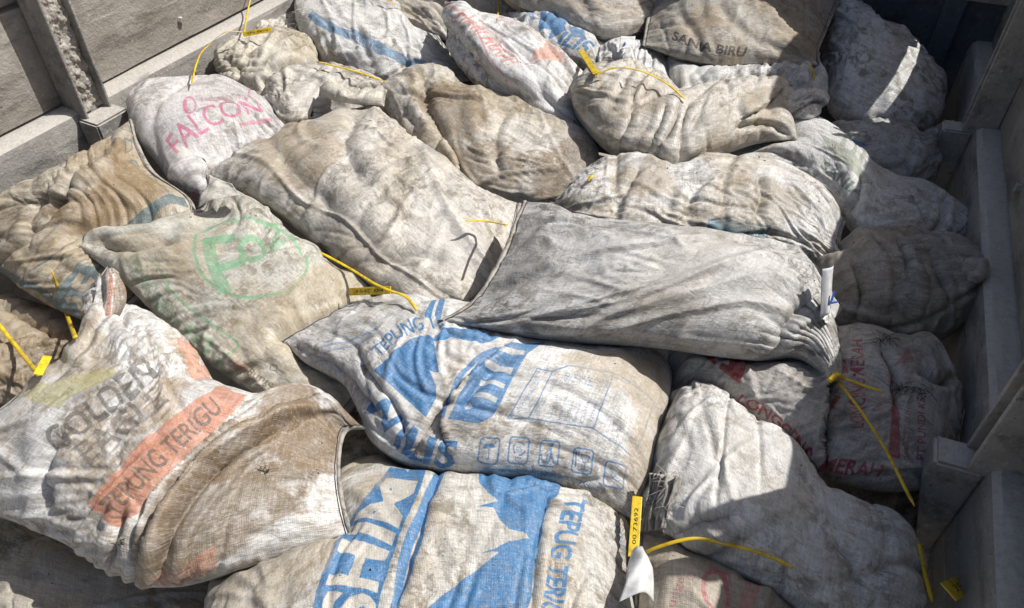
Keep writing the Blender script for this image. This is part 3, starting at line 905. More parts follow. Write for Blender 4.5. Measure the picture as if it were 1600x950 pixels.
S('brown_pit', [(-170, 650), (130, 615), (190, 500), (-150, 440)], z=(.44, .42, .42, .46), t=.055, ends='ss', gu=.05, gv=.04, fine=.03, seed=29,
  folds=[('s', .02, 9, [(-20, 560), (40, 540), (110, 545)]), ('v', .016, 7, [(0, 480), (40, 500), (100, 530)])])
S('under_left', [(380, 780), (640, 800), (660, 600), (420, 560)], z=(.36, .36, .38, .40), t=.07, ends='rr', gu=.03, gv=.03, seed=33)
S('under_wall', [(1260, 890), (1470, 900), (1500, 690), (1280, 700)], z=(.40, .40, .40, .40), t=.06, ends='rr', gu=.04, gv=.04, seed=34)

# ------------------------------------------------------------------ print on the sacks: drawn into the cloth's own flat layout
TW, TH = 1280, 880


def cloth_uv(s, pts):
    """where on the flat cloth a point of the sack lies that the photograph shows at pts"""
    if s['kd'] is None:
        px = s['px']
        nu, nv = px.shape[:2]
        kd = kdtree.KDTree(nu * nv)
        for i, p in enumerate(px.reshape(-1, 2)):
            kd.insert((p[0], p[1], 0), i)
        kd.balance()
        s['kd'] = kd
        s['gu'], s['gv'] = np.gradient(px, axis=0), np.gradient(px, axis=1)
    px = s['px']
    nu, nv = px.shape[:2]
    out = []
    for p in pts:
        _, i, _ = s['kd'].find((p[0], p[1], 0))
        a, b = divmod(i, nv)
        a, b = min(max(a, 1), nu - 2), min(max(b, 1), nv - 2)
        J = np.stack([s['gu'][a, b], s['gv'][a, b]], 1)
        try:
            d = np.linalg.solve(J, np.asarray(p, float) - px[a, b])
        except np.linalg.LinAlgError:
            d = np.zeros(2)
        d = np.clip(d, -40, 40)
        out.append(((a + d[0]) / (nu - 1), (b + d[1]) / (nv - 1)))
    return np.array(out)


def fill_tris(mask, tris):
    H, W = mask.shape
    for t in tris:
        x0, y0 = np.floor(t.min(0)).astype(int)
        x1, y1 = np.ceil(t.max(0)).astype(int) + 1
        x0, y0, x1, y1 = max(x0, 0), max(y0, 0), min(x1, W), min(y1, H)
        if x1 <= x0 or y1 <= y0 or (x1 - x0) * (y1 - y0) > 200000:
            continue
        X, Y = np.meshgrid(np.arange(x0, x1) + .5, np.arange(y0, y1) + .5)
        (ax, ay), (bx, by), (cx, cy) = t
        w0 = (bx - ax) * (Y - ay) - (by - ay) * (X - ax)
        w1 = (cx - bx) * (Y - by) - (cy - by) * (X - bx)
        w2 = (ax - cx) * (Y - cy) - (ay - cy) * (X - cx)
        mask[y0:y1, x0:x1] |= ((w0 >= 0) & (w1 >= 0) & (w2 >= 0)) | ((w0 <= 0) & (w1 <= 0) & (w2 <= 0))


def fill_poly(mask, P):
    H, W = mask.shape
    x0, y0 = np.maximum(np.floor(P.min(0)).astype(int), 0)
    x1, y1 = np.minimum(np.ceil(P.max(0)).astype(int) + 1, (W, H))
    if x1 <= x0 or y1 <= y0:
        return
    X, Y = np.meshgrid(np.arange(x0, x1) + .5, np.arange(y0, y1) + .5)
    ins = np.zeros(X.shape, bool)
    for (ax, ay), (bx, by) in zip(P, np.roll(P, -1, 0)):
        if ay == by:
            continue
        c = (ay > Y) != (by > Y)
        ins ^= c & (X < (bx - ax) * (Y - ay) / (by - ay) + ax)
    mask[y0:y1, x0:x1] |= ins


_GL = {}


def glyphs(txt, bold=.012):
    """triangles of a line of lettering, scaled to a unit box"""
    if (txt, bold) in _GL:
        return _GL[(txt, bold)]
    cu = bpy.data.curves.new('lettering', 'FONT')
    cu.body = txt
    cu.offset = bold
    cu.resolution_u = 3
    ob = bpy.data.objects.new('lettering', cu)
    COL.objects.link(ob)
    bpy.context.view_layer.update()
    me = ob.evaluated_get(bpy.context.evaluated_depsgraph_get()).to_mesh()
    me.calc_loop_triangles()
    V = np.array([v.co[:2] for v in me.vertices])
    T = np.array([t.vertices[:] for t in me.loop_triangles])
    bpy.data.objects.remove(ob)
    bpy.data.curves.remove(cu)
    lo, hi = V.min(0), V.max(0)
    _GL[(txt, bold)] = (V - lo) / (hi - lo), T
    return _GL[(txt, bold)]


class Print:
    def __init__(self, key):
        self.s = SACKS[key]
        self.rgba = np.zeros((TH, TW, 4), np.float32)

    def tex(self, pts):
        return cloth_uv(self.s, pts) * (TW, TH)

    def put(self, mask, col, a):
        ys, xs = np.flatnonzero(mask.any(1)), np.flatnonzero(mask.any(0))
        if not len(ys):
            return self
        sl = slice(max(0, ys[0] - 1), ys[-1] + 2), slice(max(0, xs[0] - 1), xs[-1] + 2)
        m = mask[sl].astype(np.float32)
        m[1:-1, 1:-1] = (m[1:-1, 1:-1] * 4 + m[:-2, 1:-1] + m[2:, 1:-1] + m[1:-1, :-2] + m[1:-1, 2:]) / 8
        m = (m * a)[..., None]
        old = self.rgba[sl]
        al = m + old[..., 3:] * (1 - m)
        rgb = (np.array(col, np.float32) * m + old[..., :3] * old[..., 3:] * (1 - m)) / np.maximum(al, 1e-6)
        self.rgba[sl] = np.concatenate([rgb, al], -1)
        return self

    def poly(self, col, pts, a=1.0, smooth=False):
        P = catmull([*pts, pts[0]], len(pts) * 8) if smooth else np.vstack([np.linspace(p, q, 6, endpoint=False) for p, q in zip(pts, [*pts[1:], pts[0]])])
        m = np.zeros((TH, TW), bool)
        fill_poly(m, self.tex(P))
        return self.put(m, col, a)

    def line(self, col, w, pts, a=1.0, smooth=True, closed=False):
        pts = [*pts, pts[0]] if closed else list(pts)
        C = catmull(pts, max(6, len(pts) * 8)) if smooth and len(pts) > 2 else np.vstack([np.linspace(p, q, 8) for p, q in zip(pts, pts[1:])])
        T = np.gradient(C, axis=0)
        T /= np.linalg.norm(T, axis=1)[:, None] + 1e-9
        Nn = np.stack([-T[:, 1], T[:, 0]], -1) * w / 2
        A, B = self.tex(C + Nn), self.tex(C - Nn)
        m = np.zeros((TH, TW), bool)
        fill_tris(m, [np.array(t) for i in range(len(C) - 1) for t in ((A[i], A[i + 1], B[i]), (B[i], A[i + 1], B[i + 1]))])
        return self.put(m, col, a)

    def text(self, col, txt, top, bot, a=1.0, bold=.014):
        V, T = glyphs(txt, bold)
        A, B = catmull(top, 60), catmull(bot, 60)
        q = V[:, 0] * 59
        i = np.clip(q.astype(int), 0, 58)
        f = (q - i)[:, None]
        ta, tb = A[i] * (1 - f) + A[i + 1] * f, B[i] * (1 - f) + B[i + 1] * f
        P = self.tex(tb + (ta - tb) * V[:, 1:])
        m = np.zeros((TH, TW), bool)
        fill_tris(m, P[T])
        return self.put(m, col, a)

    def stain(self, col, pts, a=.7, soft=14, seed=1):
        """a ragged soft-edged patch"""
        P = catmull([*pts, pts[0]], len(pts) * 8)
        m = np.zeros((TH, TW), bool)
        fill_poly(m, self.tex(P))
        f = m.astype(np.float32)
        for ax in (0, 1, 0, 1):
            n = soft * 2 + 1
            pw = [(0, 0), (0, 0)]
            pw[ax] = (soft + 1, soft)
            c = np.cumsum(np.pad(f, pw), axis=ax)
            f = ((c[n:] - c[:-n]) if ax == 0 else (c[:, n:] - c[:, :-n])) / n
        rng = np.random.default_rng(seed)
        nz = field(TH, TW, 9, 13, rng) + .8 * field(TH, TW, 28, 40, rng) + .7 * field(TH, TW, 90, 130, rng) + .5 * field(TH, TW, 220, 320, rng)
        f = np.clip(f * 1.6 + nz * .42 - .42, 0, 1)
        return self.put(f, col, a)

    def ring(self, col, w, c, rx, ry, rot=0.0, a=1.0, n=20, part=(0, 1)):
        t = np.linspace(part[0], part[1], n) * 2 * math.pi
        x, y = rx * np.cos(t), ry * np.sin(t)
        cr, sr = math.cos(rot), math.sin(rot)
        return self.line(col, w, [(c[0] + x_ * cr - y_ * sr, c[1] + x_ * sr + y_ * cr) for x_, y_ in zip(x, y)], a)

    def image(self, name):
        im = bpy.data.images.new(name, TW, TH, alpha=True, float_buffer=False)
        lin = np.clip(self.rgba[..., :3], 0, 1)
        srgb = np.where(lin < .0031308, lin * 12.92, 1.055 * lin ** (1 / 2.4) - .055)
        im.pixels.foreach_set(np.concatenate([srgb, self.rgba[..., 3:]], -1).astype(np.float32).ravel())
        im.update()
        im.pack()
        return im


BLUE, RED, PINK, GREEN, TEAL, INK, ORANGE = (.010, .150, .36), (.30, .025, .035), (.48, .08, .20), (.16, .37, .21), (.035, .10, .13), (.03, .03, .035), (.52, .20, .115)
PR = {}
p = PR['golden'] = Print('golden')
ST = (.20, .125, .06)
p.stain(ST, [(215, 850), (260, 760), (340, 680), (430, 632), (500, 605), (570, 660), (520, 680), (420, 690), (330, 760), (260, 860), (225, 905)], .85, 10, 1)
p.stain((.15, .10, .05), [(240, 900), (270, 800), (340, 720), (430, 660), (540, 640), (570, 680), (520, 720), (470, 790), (380, 850), (280, 900)], .85, 12, 2)
p.stain((.18, .115, .055), [(400, 640), (500, 608), (570, 660), (540, 740), (470, 730), (400, 690)], .85, 10, 9)
p.stain((.30, .20, .10), [(200, 640), (260, 590), (300, 600), (280, 640), (210, 690)], .6, 14, 3)
p.poly((.42, .38, .14), [(44, 624), (56, 600), (83, 603), (120, 587), (139, 584), (185, 570), (176, 587), (139, 607), (111, 628), (97, 642), (83, 637)], .65)
p.text((.10, .095, .09), 'GOLDEN', [(72, 684), (150, 617), (225, 560)], [(98, 712), (176, 652), (248, 591)], .85, .02)
p.text((.14, .13, .12), 'EAGLE', [(118, 702), (175, 655), (240, 603)], [(148, 728), (208, 680), (268, 630)], .8, .02)
p.poly(ORANGE, [(139, 786), (218, 698), (280, 645), (345, 606), (388, 625), (340, 668), (262, 738), (218, 800), (183, 825)], .85)
p.text((.12, .08, .06), 'TEPUNG TERIGU', [(160, 788), (235, 706), (330, 622)], [(184, 806), (256, 728), (350, 645)], .85, .018)
p.poly(ORANGE, [(271, 530), (300, 545), (312, 572), (335, 572), (326, 592), (300, 587), (285, 560)], .7)
p.poly(ORANGE, [(236, 897), (259, 878), (287, 874), (338, 846), (340, 878), (296, 897), (259, 911)], .45)
p.text((.12, .08, .06), 'GO', [(246, 890), (300, 868)], [(258, 907), (312, 886)], .6)

p = PR['blue_mountain_mid'] = Print('blue_mountain_mid')
p.poly(BLUE, [(590, 581), (599, 569), (623, 548), (648, 529), (669, 523), (677, 529), (684, 572), (686, 583), (672, 581), (681, 603), (680, 621), (666, 651), (623, 612)])
p.poly(BLUE, [(675, 532), (693, 513), (724, 514), (748, 520), (780, 530), (750, 535), (733, 531), (709, 526), (690, 534)])
p.text(BLUE, 'TEPUNG TE', [(580, 548), (611, 519), (648, 500), (690, 494)], [(593, 559), (629, 532), (660, 517), (696, 512)], 1, .02)
p.text(BLUE, 'WILIS', [(577, 605), (611, 630), (640, 655), (672, 678), (718, 684)], [(562, 632), (593, 660), (620, 695), (655, 718), (709, 729)], 1, .03)
p.line(BLUE, 3, [(506, 544), (550, 531), (592, 516)], .55)
p.line(BLUE, 3, [(510, 552), (555, 538), (594, 524)], .45)
for k in range(5):
    p.line(BLUE, 3, [(522 + k * 6, 572 + k * 4), (532 + k * 6, 584 + k * 4)], .6)
p.poly(BLUE, [(700, 654), (729, 596), (746, 563), (765, 547), (808, 538), (851, 537), (823, 557), (802, 590), (784, 627), (769, 651), (747, 660)], .95)
p.line(BLUE, 7, [(692, 652), (710, 600), (745, 560), (775, 545)], .95)
for a, b, w in (((757, 572), (800, 582), 9), ((750, 596), (788, 606), 8), ((742, 618), (776, 627), 8), ((772, 552), (818, 556), 7)):
    p.line((.5, .5, .49), w, [a, ((a[0] + b[0]) / 2, (a[1] + b[1]) / 2 - 2), b], .95)
p.line((.5, .5, .49), 6, [(727, 640), (738, 634)], .9)
p.line(BLUE, 2.2, [(793, 654), (839, 578), (863, 583), (888, 575), (955, 587), (979, 599), (1019, 630), (1003, 675), (985, 715), (964, 697), (924, 670), (863, 660), (826, 653)], .8, False, True)
p.line(BLUE, 2.2, [(826, 653), (863, 583)], .8)
p.line(BLUE, 2.4, [(956, 592), (926, 670)], .8)
p.text(BLUE, 'INFORMASI GIZI', [(806, 645), (842, 588)], [(812, 648), (848, 591)], .7, .0)
p.text(BLUE, 'JUMLAH PER SAJIAN', [(836, 648), (866, 596)], [(842, 650), (872, 598)], .75, .0)
for k, t in enumerate(('Energi total', 'Lemak total', 'Protein', 'Karbohidrat', 'Gula', 'Natrium')):
    x = 856 + k * 12
    p.text(BLUE, t, [(x, 654 + k * 2.0), (x + 12, 618 + k * 2.0)], [(x + 6, 655 + k * 2), (x + 18, 620 + k * 2)], .8, .0)
    p.text(BLUE, ('90', '1g', '7g', '16', '0g', '5m')[k], [(x + 24, 598 + k * 2.2), (x + 27, 585 + k * 2.2)], [(x + 31, 599 + k * 2.2), (x + 34, 587 + k * 2.2)], .75, .0)
for k in range(5):
    p.text(BLUE, ('kkal', '2 %', '6 %', '5 %', '0 %')[k], [(938 + k * 10, 668 + k * 8), (943 + k * 10, 652 + k * 8)], [(945 + k * 10, 670 + k * 8), (950 + k * 10, 655 + k * 8)], .65, .0)
for (cx, cy), sk in zip(((764, 700), (810, 700), (858, 706), (910, 719), (959, 742)), (.06, .10, .14, .2, .32)):
    hw, hh, r = 15, 18, 5
    pts = []
    for qx, qy, a0 in ((hw - r, -hh + r, -90), (hw - r, hh - r, 0), (-hw + r, hh - r, 90), (-hw + r, -hh + r, 180)):
        for a in (0, 45, 90):
            x, y = qx + r * math.cos(math.radians(a0 + a)), qy + r * math.sin(math.radians(a0 + a))
            pts.append((cx + x - y * .14, cy + y + x * sk))
    p.line(BLUE, 2.6, pts, .9, False, True)
p.ring(BLUE, 5, (764, 697), 7, 5, .05, .9, 12, (.5, 1))
p.poly(BLUE, [(754, 697), (758, 690), (768, 689), (775, 696)], .9)
p.line(BLUE, 2, [(764, 697), (763, 711), (759, 712)], .9)
for a in range(3):
    p.ring(BLUE, 2.6, (811, 698), 9, 9, 0, .9, 7, (a / 3 + .05, a / 3 + .27))
p.text(BLUE, '05', [(806, 695), (815, 695)], [(806, 702), (815, 702)], .9, .0)
p.text(BLUE, 'PP', [(804, 708), (814, 709)], [(804, 714), (814, 715)], .9, .0)
p.ring(BLUE, 3.4, (862, 694), 2, 2, 0, .9)
p.line(BLUE, 3.4, [(861, 699), (861, 709), (866, 721)], .9)
p.line(BLUE, 2.6, [(861, 709), (856, 720)], .9)
p.line(BLUE, 2.4, [(860, 701), (851, 706)], .9)
p.line(BLUE, 2.2, [(845, 706), (847, 717), (853, 718), (855, 708)], .9, False)
p.line(BLUE, 2.4, [(900, 704), (899, 728)], .9)
for dx in (-4, 0, 4):
    p.line(BLUE, 1.6, [(901 + dx, 704), (900 + dx, 711)], .9)
p.line(BLUE, 2.2, [(908, 709), (921, 713), (918, 722), (911, 721), (908, 709)], .9, False)
p.line(BLUE, 2.2, [(914, 722), (912, 731)], .9)
p.line(BLUE, 2.2, [(907, 731), (917, 733)], .9)
p.line(BLUE, 2.4, [(954, 736), (962, 742), (955, 747), (966, 752)], .8, False)
p.text(BLUE, 'SIMPAN DITEMPAT BERSIH, SEJUK DAN KERING', [(779, 725), (833, 728), (894, 742), (937, 759)], [(778, 734), (832, 738), (892, 752), (934, 769)], .95, .004)

p.stain((.36, .29, .20), [(860, 560), (960, 555), (1030, 570), (1040, 640), (1010, 740), (985, 800), (970, 720), (990, 640), (930, 600)], .75, 20, 4)
p = PR['blue_mountain_near'] = Print('blue_mountain_near')
p.poly(BLUE, [(478, 1080), (485, 1000), (492, 950), (504, 900), (525, 853), (556, 800), (583, 763), (609, 734), (641, 737), (668, 731), (659, 763), (641, 805), (622, 847), (609, 890), (593, 950), (580, 1080)])
p.text((.52, .49, .44), 'SHIM', [(500, 975), (519, 885), (540, 838), (565, 795), (603, 748)], [(588, 985), (598, 895), (612, 855), (634, 808), (655, 758)], 1, .035)
p.line(BLUE, 10, [(606, 1040), (614, 950), (633, 858), (656, 800), (672, 760), (687, 734)])
p.line(BLUE, 5.5, [(618, 1040), (627, 950), (656, 871), (675, 800), (700, 737)])
p.poly(BLUE, [(742, 751), (754, 744), (785, 743), (834, 744), (872, 756), (878, 765), (872, 776), (863, 783), (855, 805), (851, 834), (841, 858), (834, 901), (824, 950), (806, 1060), (620, 1060), (671, 950), (688, 935), (720, 911), (754, 885), (780, 865), (771, 864), (751, 866), (775, 859), (795, 848), (826, 843), (817, 834), (795, 830), (783, 817), (771, 795), (746, 794), (778, 785), (761, 771)])
p.text(BLUE, 'TEPUG TERIGU', [(917, 785), (904, 834), (892, 875), (884, 926), (874, 988)], [(884, 780), (869, 829), (860, 865), (853, 909), (840, 978)], 1, .03)
for k in range(7):
    p.line(BLUE, 3, [(958 + k * 3, 822 + k * 7), (970 + k * 2, 826 + k * 7)], .6)
p.text(BLUE, 'Net 25', [(436, 935), (446, 912)], [(443, 937), (452, 914)], .7, .0)
p.text(BLUE, 'ISI', [(452, 922), (462, 900)], [(458, 924), (468, 902)], .7, .0)
p.line(BLUE, 2, [(385, 950), (400, 905), (440, 880)], .35)

p.stain((.34, .27, .18), [(340, 890), (430, 845), (540, 830), (560, 760), (620, 735), (560, 800), (500, 900), (420, 960), (340, 960)], .6, 20, 5)
p = PR['green_ring'] = Print('green_ring')
p.line(GREEN, 5, [(304, 395), (310, 364), (341, 347), (376, 343), (412, 348), (451, 372), (474, 403), (478, 426), (451, 454), (412, 463), (369, 463), (334, 446), (314, 426)], .8, True, True)
p.line(GREEN, 20, [(324, 374), (334, 418), (354, 458)], .7)
p.line(GREEN, 12, [(318, 380), (345, 376), (368, 372)], .85)
p.line(GREEN, 12, [(338, 420), (362, 414), (382, 406)], .85)
p.ring(GREEN, 9, (394, 389), 18, 17, .2, .8)
p.line(GREEN, 8, [(412, 354), (428, 354), (434, 366), (424, 386), (446, 378)], .6)
p.text(GREEN, 'TEPUNG TERIGU', [(218, 398), (254, 458), (289, 500)], [(202, 407), (236, 468), (272, 510)], .6, .01)
p.line(GREEN, 4, [(244, 405), (267, 452), (303, 486), (349, 518), (376, 540), (341, 570)], .7)
p.text(GREEN, 'Fo2', [(303, 506), (346, 535)], [(293, 522), (334, 552)], .75, .02)
p.text(INK, 'Bunge', [(393, 574), (434, 597)], [(388, 587), (428, 608)], .75, .012)
p.ring((.40, .12, .10), 3, (377, 572), 6, 6, 0, .6)
p.ring((.40, .12, .10), 2, (377, 572), 3, 3, 0, .6)
p.line(INK, 2, [(424, 570), (434, 572), (433, 580), (423, 578)], .6, False, True)

p.stain((.38, .30, .19), [(420, 470), (490, 420), (550, 440), (560, 480), (470, 520)], .6, 20, 6)
p.stain((.36, .28, .17), [(150, 380), (260, 370), (300, 420), (250, 440)], .5, 16, 7)
p = PR['pink_bird'] = Print('pink_bird')
p.text(PINK, 'FALCON', [(262, 222), (287, 196), (312, 182), (336, 172), (364, 164), (398, 158)], [(281, 247), (300, 230), (324, 213), (352, 198), (376, 187), (412, 179)], .85, .006)
p.text(PINK, 'Tepung Terigu', [(313, 160), (350, 155), (390, 150)], [(316, 171), (353, 166), (394, 160)], .6, -.004)
p.ring(PINK, 3, (299, 173), 9, 14, -.25, .7)
p.ring(PINK, 7, (297, 173), 5, 11, -.25, .75, 10, (.3, .7))
p.poly(PINK, [(372, 198), (400, 190), (424, 187), (426, 193), (402, 197), (378, 201)], .6)
p.poly((.30, .08, .16), [(289, 296), (320, 304), (314, 314), (293, 307)], .8)

p = PR['brown_wall'] = Print('brown_wall')
p.stain((.20, .125, .05), [(150, 300), (190, 230), (230, 270), (260, 310), (200, 340), (120, 370), (60, 330)], .7, 16, 8)
p.poly(TEAL, [(197, 350), (229, 323), (261, 309), (286, 312), (293, 327), (265, 323), (247, 330), (233, 352)], .85)
p.poly(TEAL, [(95, 455), (122, 414), (156, 421), (156, 459), (146, 512), (118, 497), (90, 481)], .85)
p.line((.34, .29, .22), 11, [(128, 428), (120, 445), (132, 450), (146, 436)], .9)
p.line((.34, .29, .22), 9, [(108, 470), (125, 470), (132, 490)], .9)
p.line(TEAL, 10, [(-20, 405), (18, 430), (64, 450), (97, 480)], .8)
for k in range(5):
    p.line(TEAL, 1.8, [(52 + k * 3, 425 - k * 2), (78 + k * 6, 404 - k * 4), (100 + k * 7, 388 - k * 5)], .4)
for q in ([(190, 205), (201, 200), (203, 212), (193, 214)], [(193, 226), (206, 223), (207, 235), (196, 244)], [(203, 252), (212, 252), (219, 262), (211, 262)], [(230, 274), (240, 274), (246, 286), (236, 286)]):
    p.line(TEAL, 2, q, .7, False, True)
p.line(TEAL, 4, [(44, 372), (50, 378), (46, 388)], .6)

p = PR['blue_stripe'] = Print('blue_stripe')
p.poly((.05, .17, .32), [(490, 22), (506, 32), (530, 46), (558, 52), (576, 62), (610, 80), (640, 91), (666, 98), (658, 108), (636, 103), (606, 93), (580, 82), (552, 65), (520, 55), (498, 44), (485, 31)], .9)
p.text((.55, .55, .54), 'SEAGULL', [(548, 54), (570, 63), (592, 76)], [(545, 62), (566, 73), (587, 85)], .7, .0)
p.line((.05, .17, .32), 3, [(571, 2), (570, 15)], .7)

p = PR['red_ear'] = Print('red_ear')
p.text((.50, .12, .09), 'HARI MERAH', [(732, 36), (772, 66), (814, 102)], [(720, 46), (760, 80), (799, 112)], .75, .008)
p.line((.50, .12, .09), 2, [(706, 18), (745, 62), (775, 100), (800, 122)], .6)
p.line((.50, .12, .09), 2, [(736, 36), (785, 70), (815, 100), (845, 105)], .6)
p.poly((.55, .20, .11), [(834, 86), (854, 76), (873, 90), (880, 100), (852, 102), (829, 100)], .6)
p.line((.50, .12, .09), 3, [(770, 38), (790, 40), (800, 46)], .4)

p = PR['blue_word_far'] = Print('blue_word_far')
p.text(BLUE, 'WILIS', [(850, 34), (884, 54), (928, 72)], [(836, 49), (870, 70), (912, 85)], 1, .03)
p.poly(BLUE, [(876, 38), (905, 52), (915, 66), (895, 62)], .9)
p.line(BLUE, 3, [(824, 34), (834, 28)], .6)
p.line(BLUE, 3, [(828, 38), (838, 31)], .6)

p = PR['sania_biru'] = Print('sania_biru')
p.text(INK, 'SANIA BIRU', [(1053, 49), (1085, 62), (1117, 70), (1167, 74)], [(1049, 62), (1078, 74), (1112, 83), (1163, 89)], .95, .03)
p.ring((.12, .12, .12), 8, (1087, 8), 18, 26, .2, .55)
p.line((.12, .12, .12), 5, [(1200, 45), (1190, 66)], .5)

p = PR['green_letters'] = Print('green_letters')
p.poly((.22, .25, .17), [(1280, 208), (1300, 219), (1323, 233), (1341, 249), (1355, 270), (1361, 292), (1344, 280), (1327, 268), (1313, 252), (1297, 236)], .65)
p.text((.09, .17, .12), 'SANIA', [(1290, 251), (1309, 265), (1330, 283), (1350, 298)], [(1281, 261), (1300, 279), (1318, 294), (1340, 312)], .85, .02)
p.poly((.08, .15, .14), [(1418, 306), (1430, 306), (1430, 319), (1418, 319)], .7)

p = PR['blue_shaded'] = Print('blue_shaded')
p.poly(BLUE, [(1298, 214), (1316, 217), (1364, 228), (1330, 231)], .9)

p = PR['teal_stamp'] = Print('teal_stamp')
p.poly((.035, .13, .19), [(1103, 346), (1140, 340), (1169, 349), (1204, 353), (1201, 371), (1178, 371), (1160, 366), (1103, 360)], .95)
p.line((.40, .42, .42), 1.6, [(1107, 349), (1140, 344), (1169, 353), (1199, 357), (1197, 370)], .8, False)
p.text((.42, .44, .44), 'MP', [(1172, 355), (1192, 359)], [(1171, 367), (1190, 370)], .8, .01)

p = PR['red_letters'] = Print('red_letters')
p.poly(RED, [(1086, 552), (1112, 552), (1139, 560), (1170, 564), (1157, 600)], 1)
p.line((.5, .48, .46), 7, [(1117, 562), (1139, 569)], .95)
p.line((.5, .48, .46), 6, [(1126, 566), (1120, 575)], .95)
p.text(RED, 'LONGCENG MERAH', [(1160, 615), (1190, 628), (1220, 649), (1250, 673), (1276, 697), (1300, 713), (1328, 715), (1380, 724)], [(1151, 629), (1181, 642), (1208, 660), (1238, 690), (1262, 714), (1282, 732), (1312, 738), (1373, 743)], 1, .028)
p.ring(RED, 9, (1290, 592), 32, 44, 0, .9, 12, (.86, .97))
p.ring(RED, 9, (1290, 592), 26, 44, 0, .9, 10, (.10, .22))
p.text(RED, 'LONCENG MERAH', [(1329, 668), (1327, 600), (1330, 534)], [(1351, 668), (1351, 600), (1346, 536)], .9, .014)
p.poly(RED, [(1374, 553), (1382, 550), (1396, 589), (1404, 646), (1404, 715), (1386, 713), (1390, 664), (1388, 600)], .85)
p.text(RED, 'Tepung Terigu', [(1367, 665), (1369, 619)], [(1374, 666), (1377, 620)], .8, .0)
p.text(RED, 'DIPRODUKSI OLEH:', [(1410, 717), (1411, 637)], [(1418, 718), (1419, 640)], .9, .006)
p.text(RED, 'PT PUNDI KE', [(1428, 716), (1430, 622)], [(1440, 717), (1442, 625)], .95, .016)
p.text(RED, 'Cilegon - Banten', [(1448, 713), (1450, 636)], [(1455, 714), (1457, 637)], .7, .0)
p.text(RED, 'INDONESIA', [(1463, 713), (1467, 662)], [(1469, 713), (1473, 662)], .7, .0)
p.poly(RED, [(1395, 575), (1415, 545), (1424, 570), (1412, 572)], .5)

p = PR['pink_print'] = Print('pink_print')
p.ring((.40, .07, .11), 7, (1116, 932), 17, 30, -.35, .85)
p.line((.40, .07, .11), 3, [(1103, 897), (1128, 908), (1140, 926)], .6)
p.text((.36, .08, .11), 'Bunga', [(1042, 968), (1051, 935), (1062, 906)], [(1058, 968), (1066, 938), (1074, 914)], .8, .006)
p.ring((.36, .08, .11), 2, (1080, 910), 5, 5, 0, .8)
p.poly((.50, .14, .14), [(1150, 962), (1158, 922), (1172, 914), (1180, 926), (1172, 950)], .6)
for key, ops in {'brown_middle': [((.17, .115, .055), [(640, 140), (700, 130), (760, 170), (740, 220), (680, 200)], .7), ((.15, .105, .06), [(830, 250), (900, 215), (935, 260), (900, 310), (840, 315)], .75), ((.22, .16, .09), [(700, 240), (790, 220), (820, 280), (760, 305)], .6)],
                 'tan_middle': [((.30, .225, .13), [(400, 225), (480, 200), (540, 230), (480, 300), (410, 280)], .65), ((.18, .165, .15), [(480, 330), (560, 330), (620, 390), (560, 420), (500, 380)], .5), ((.55, .53, .50), [(640, 300), (740, 320), (760, 400), (700, 440), (640, 380)], .55)],
                 'grey_top': [((.16, .15, .135), [(800, 330), (850, 340), (850, 440), (780, 480), (750, 470)], .6), ((.55, .54, .52), [(900, 370), (1050, 375), (1200, 420), (1240, 480), (1100, 470), (950, 430)], .55), ((.24, .19, .13), [(1050, 540), (1150, 545), (1250, 550), (1240, 565), (1100, 560)], .5)],  # last: dirt and shade of the lower side, painted as one band
                 'teal_stamp': [((.28, .215, .13), [(950, 270), (1030, 262), (1060, 290), (960, 310)], .6), ((.24, .19, .12), [(1100, 300), (1180, 275), (1260, 310), (1220, 350), (1120, 350)], .6)],
                 'white_near_wall': [((.62, .60, .56), [(1060, 630), (1150, 650), (1240, 720), (1200, 800), (1060, 760)], .5), ((.20, .17, .13), [(1050, 810), (1130, 800), (1160, 850), (1110, 870)], .5)],
                 'dark_wrinkled': [((.40, .34, .26), [(1285, 410), (1325, 400), (1330, 460), (1300, 480)], .6)],  # sunlit end of the sack, its light painted on as a paler patch
                 'rolled': [((.26, .195, .115), [(930, 140), (1010, 130), (1050, 170), (960, 190)], .5), ((.30, .23, .14), [(1150, 150), (1225, 140), (1235, 190), (1180, 200)], .6)]}.items():
    q = PR.setdefault(key, None) or Print(key)
    PR[key] = q
    for j, (col, pts, a) in enumerate(ops):
        q.stain(col, pts, a, 22, 40 + j)
PRINTS = {k: q.image('print_' + k) for k, q in PR.items()}

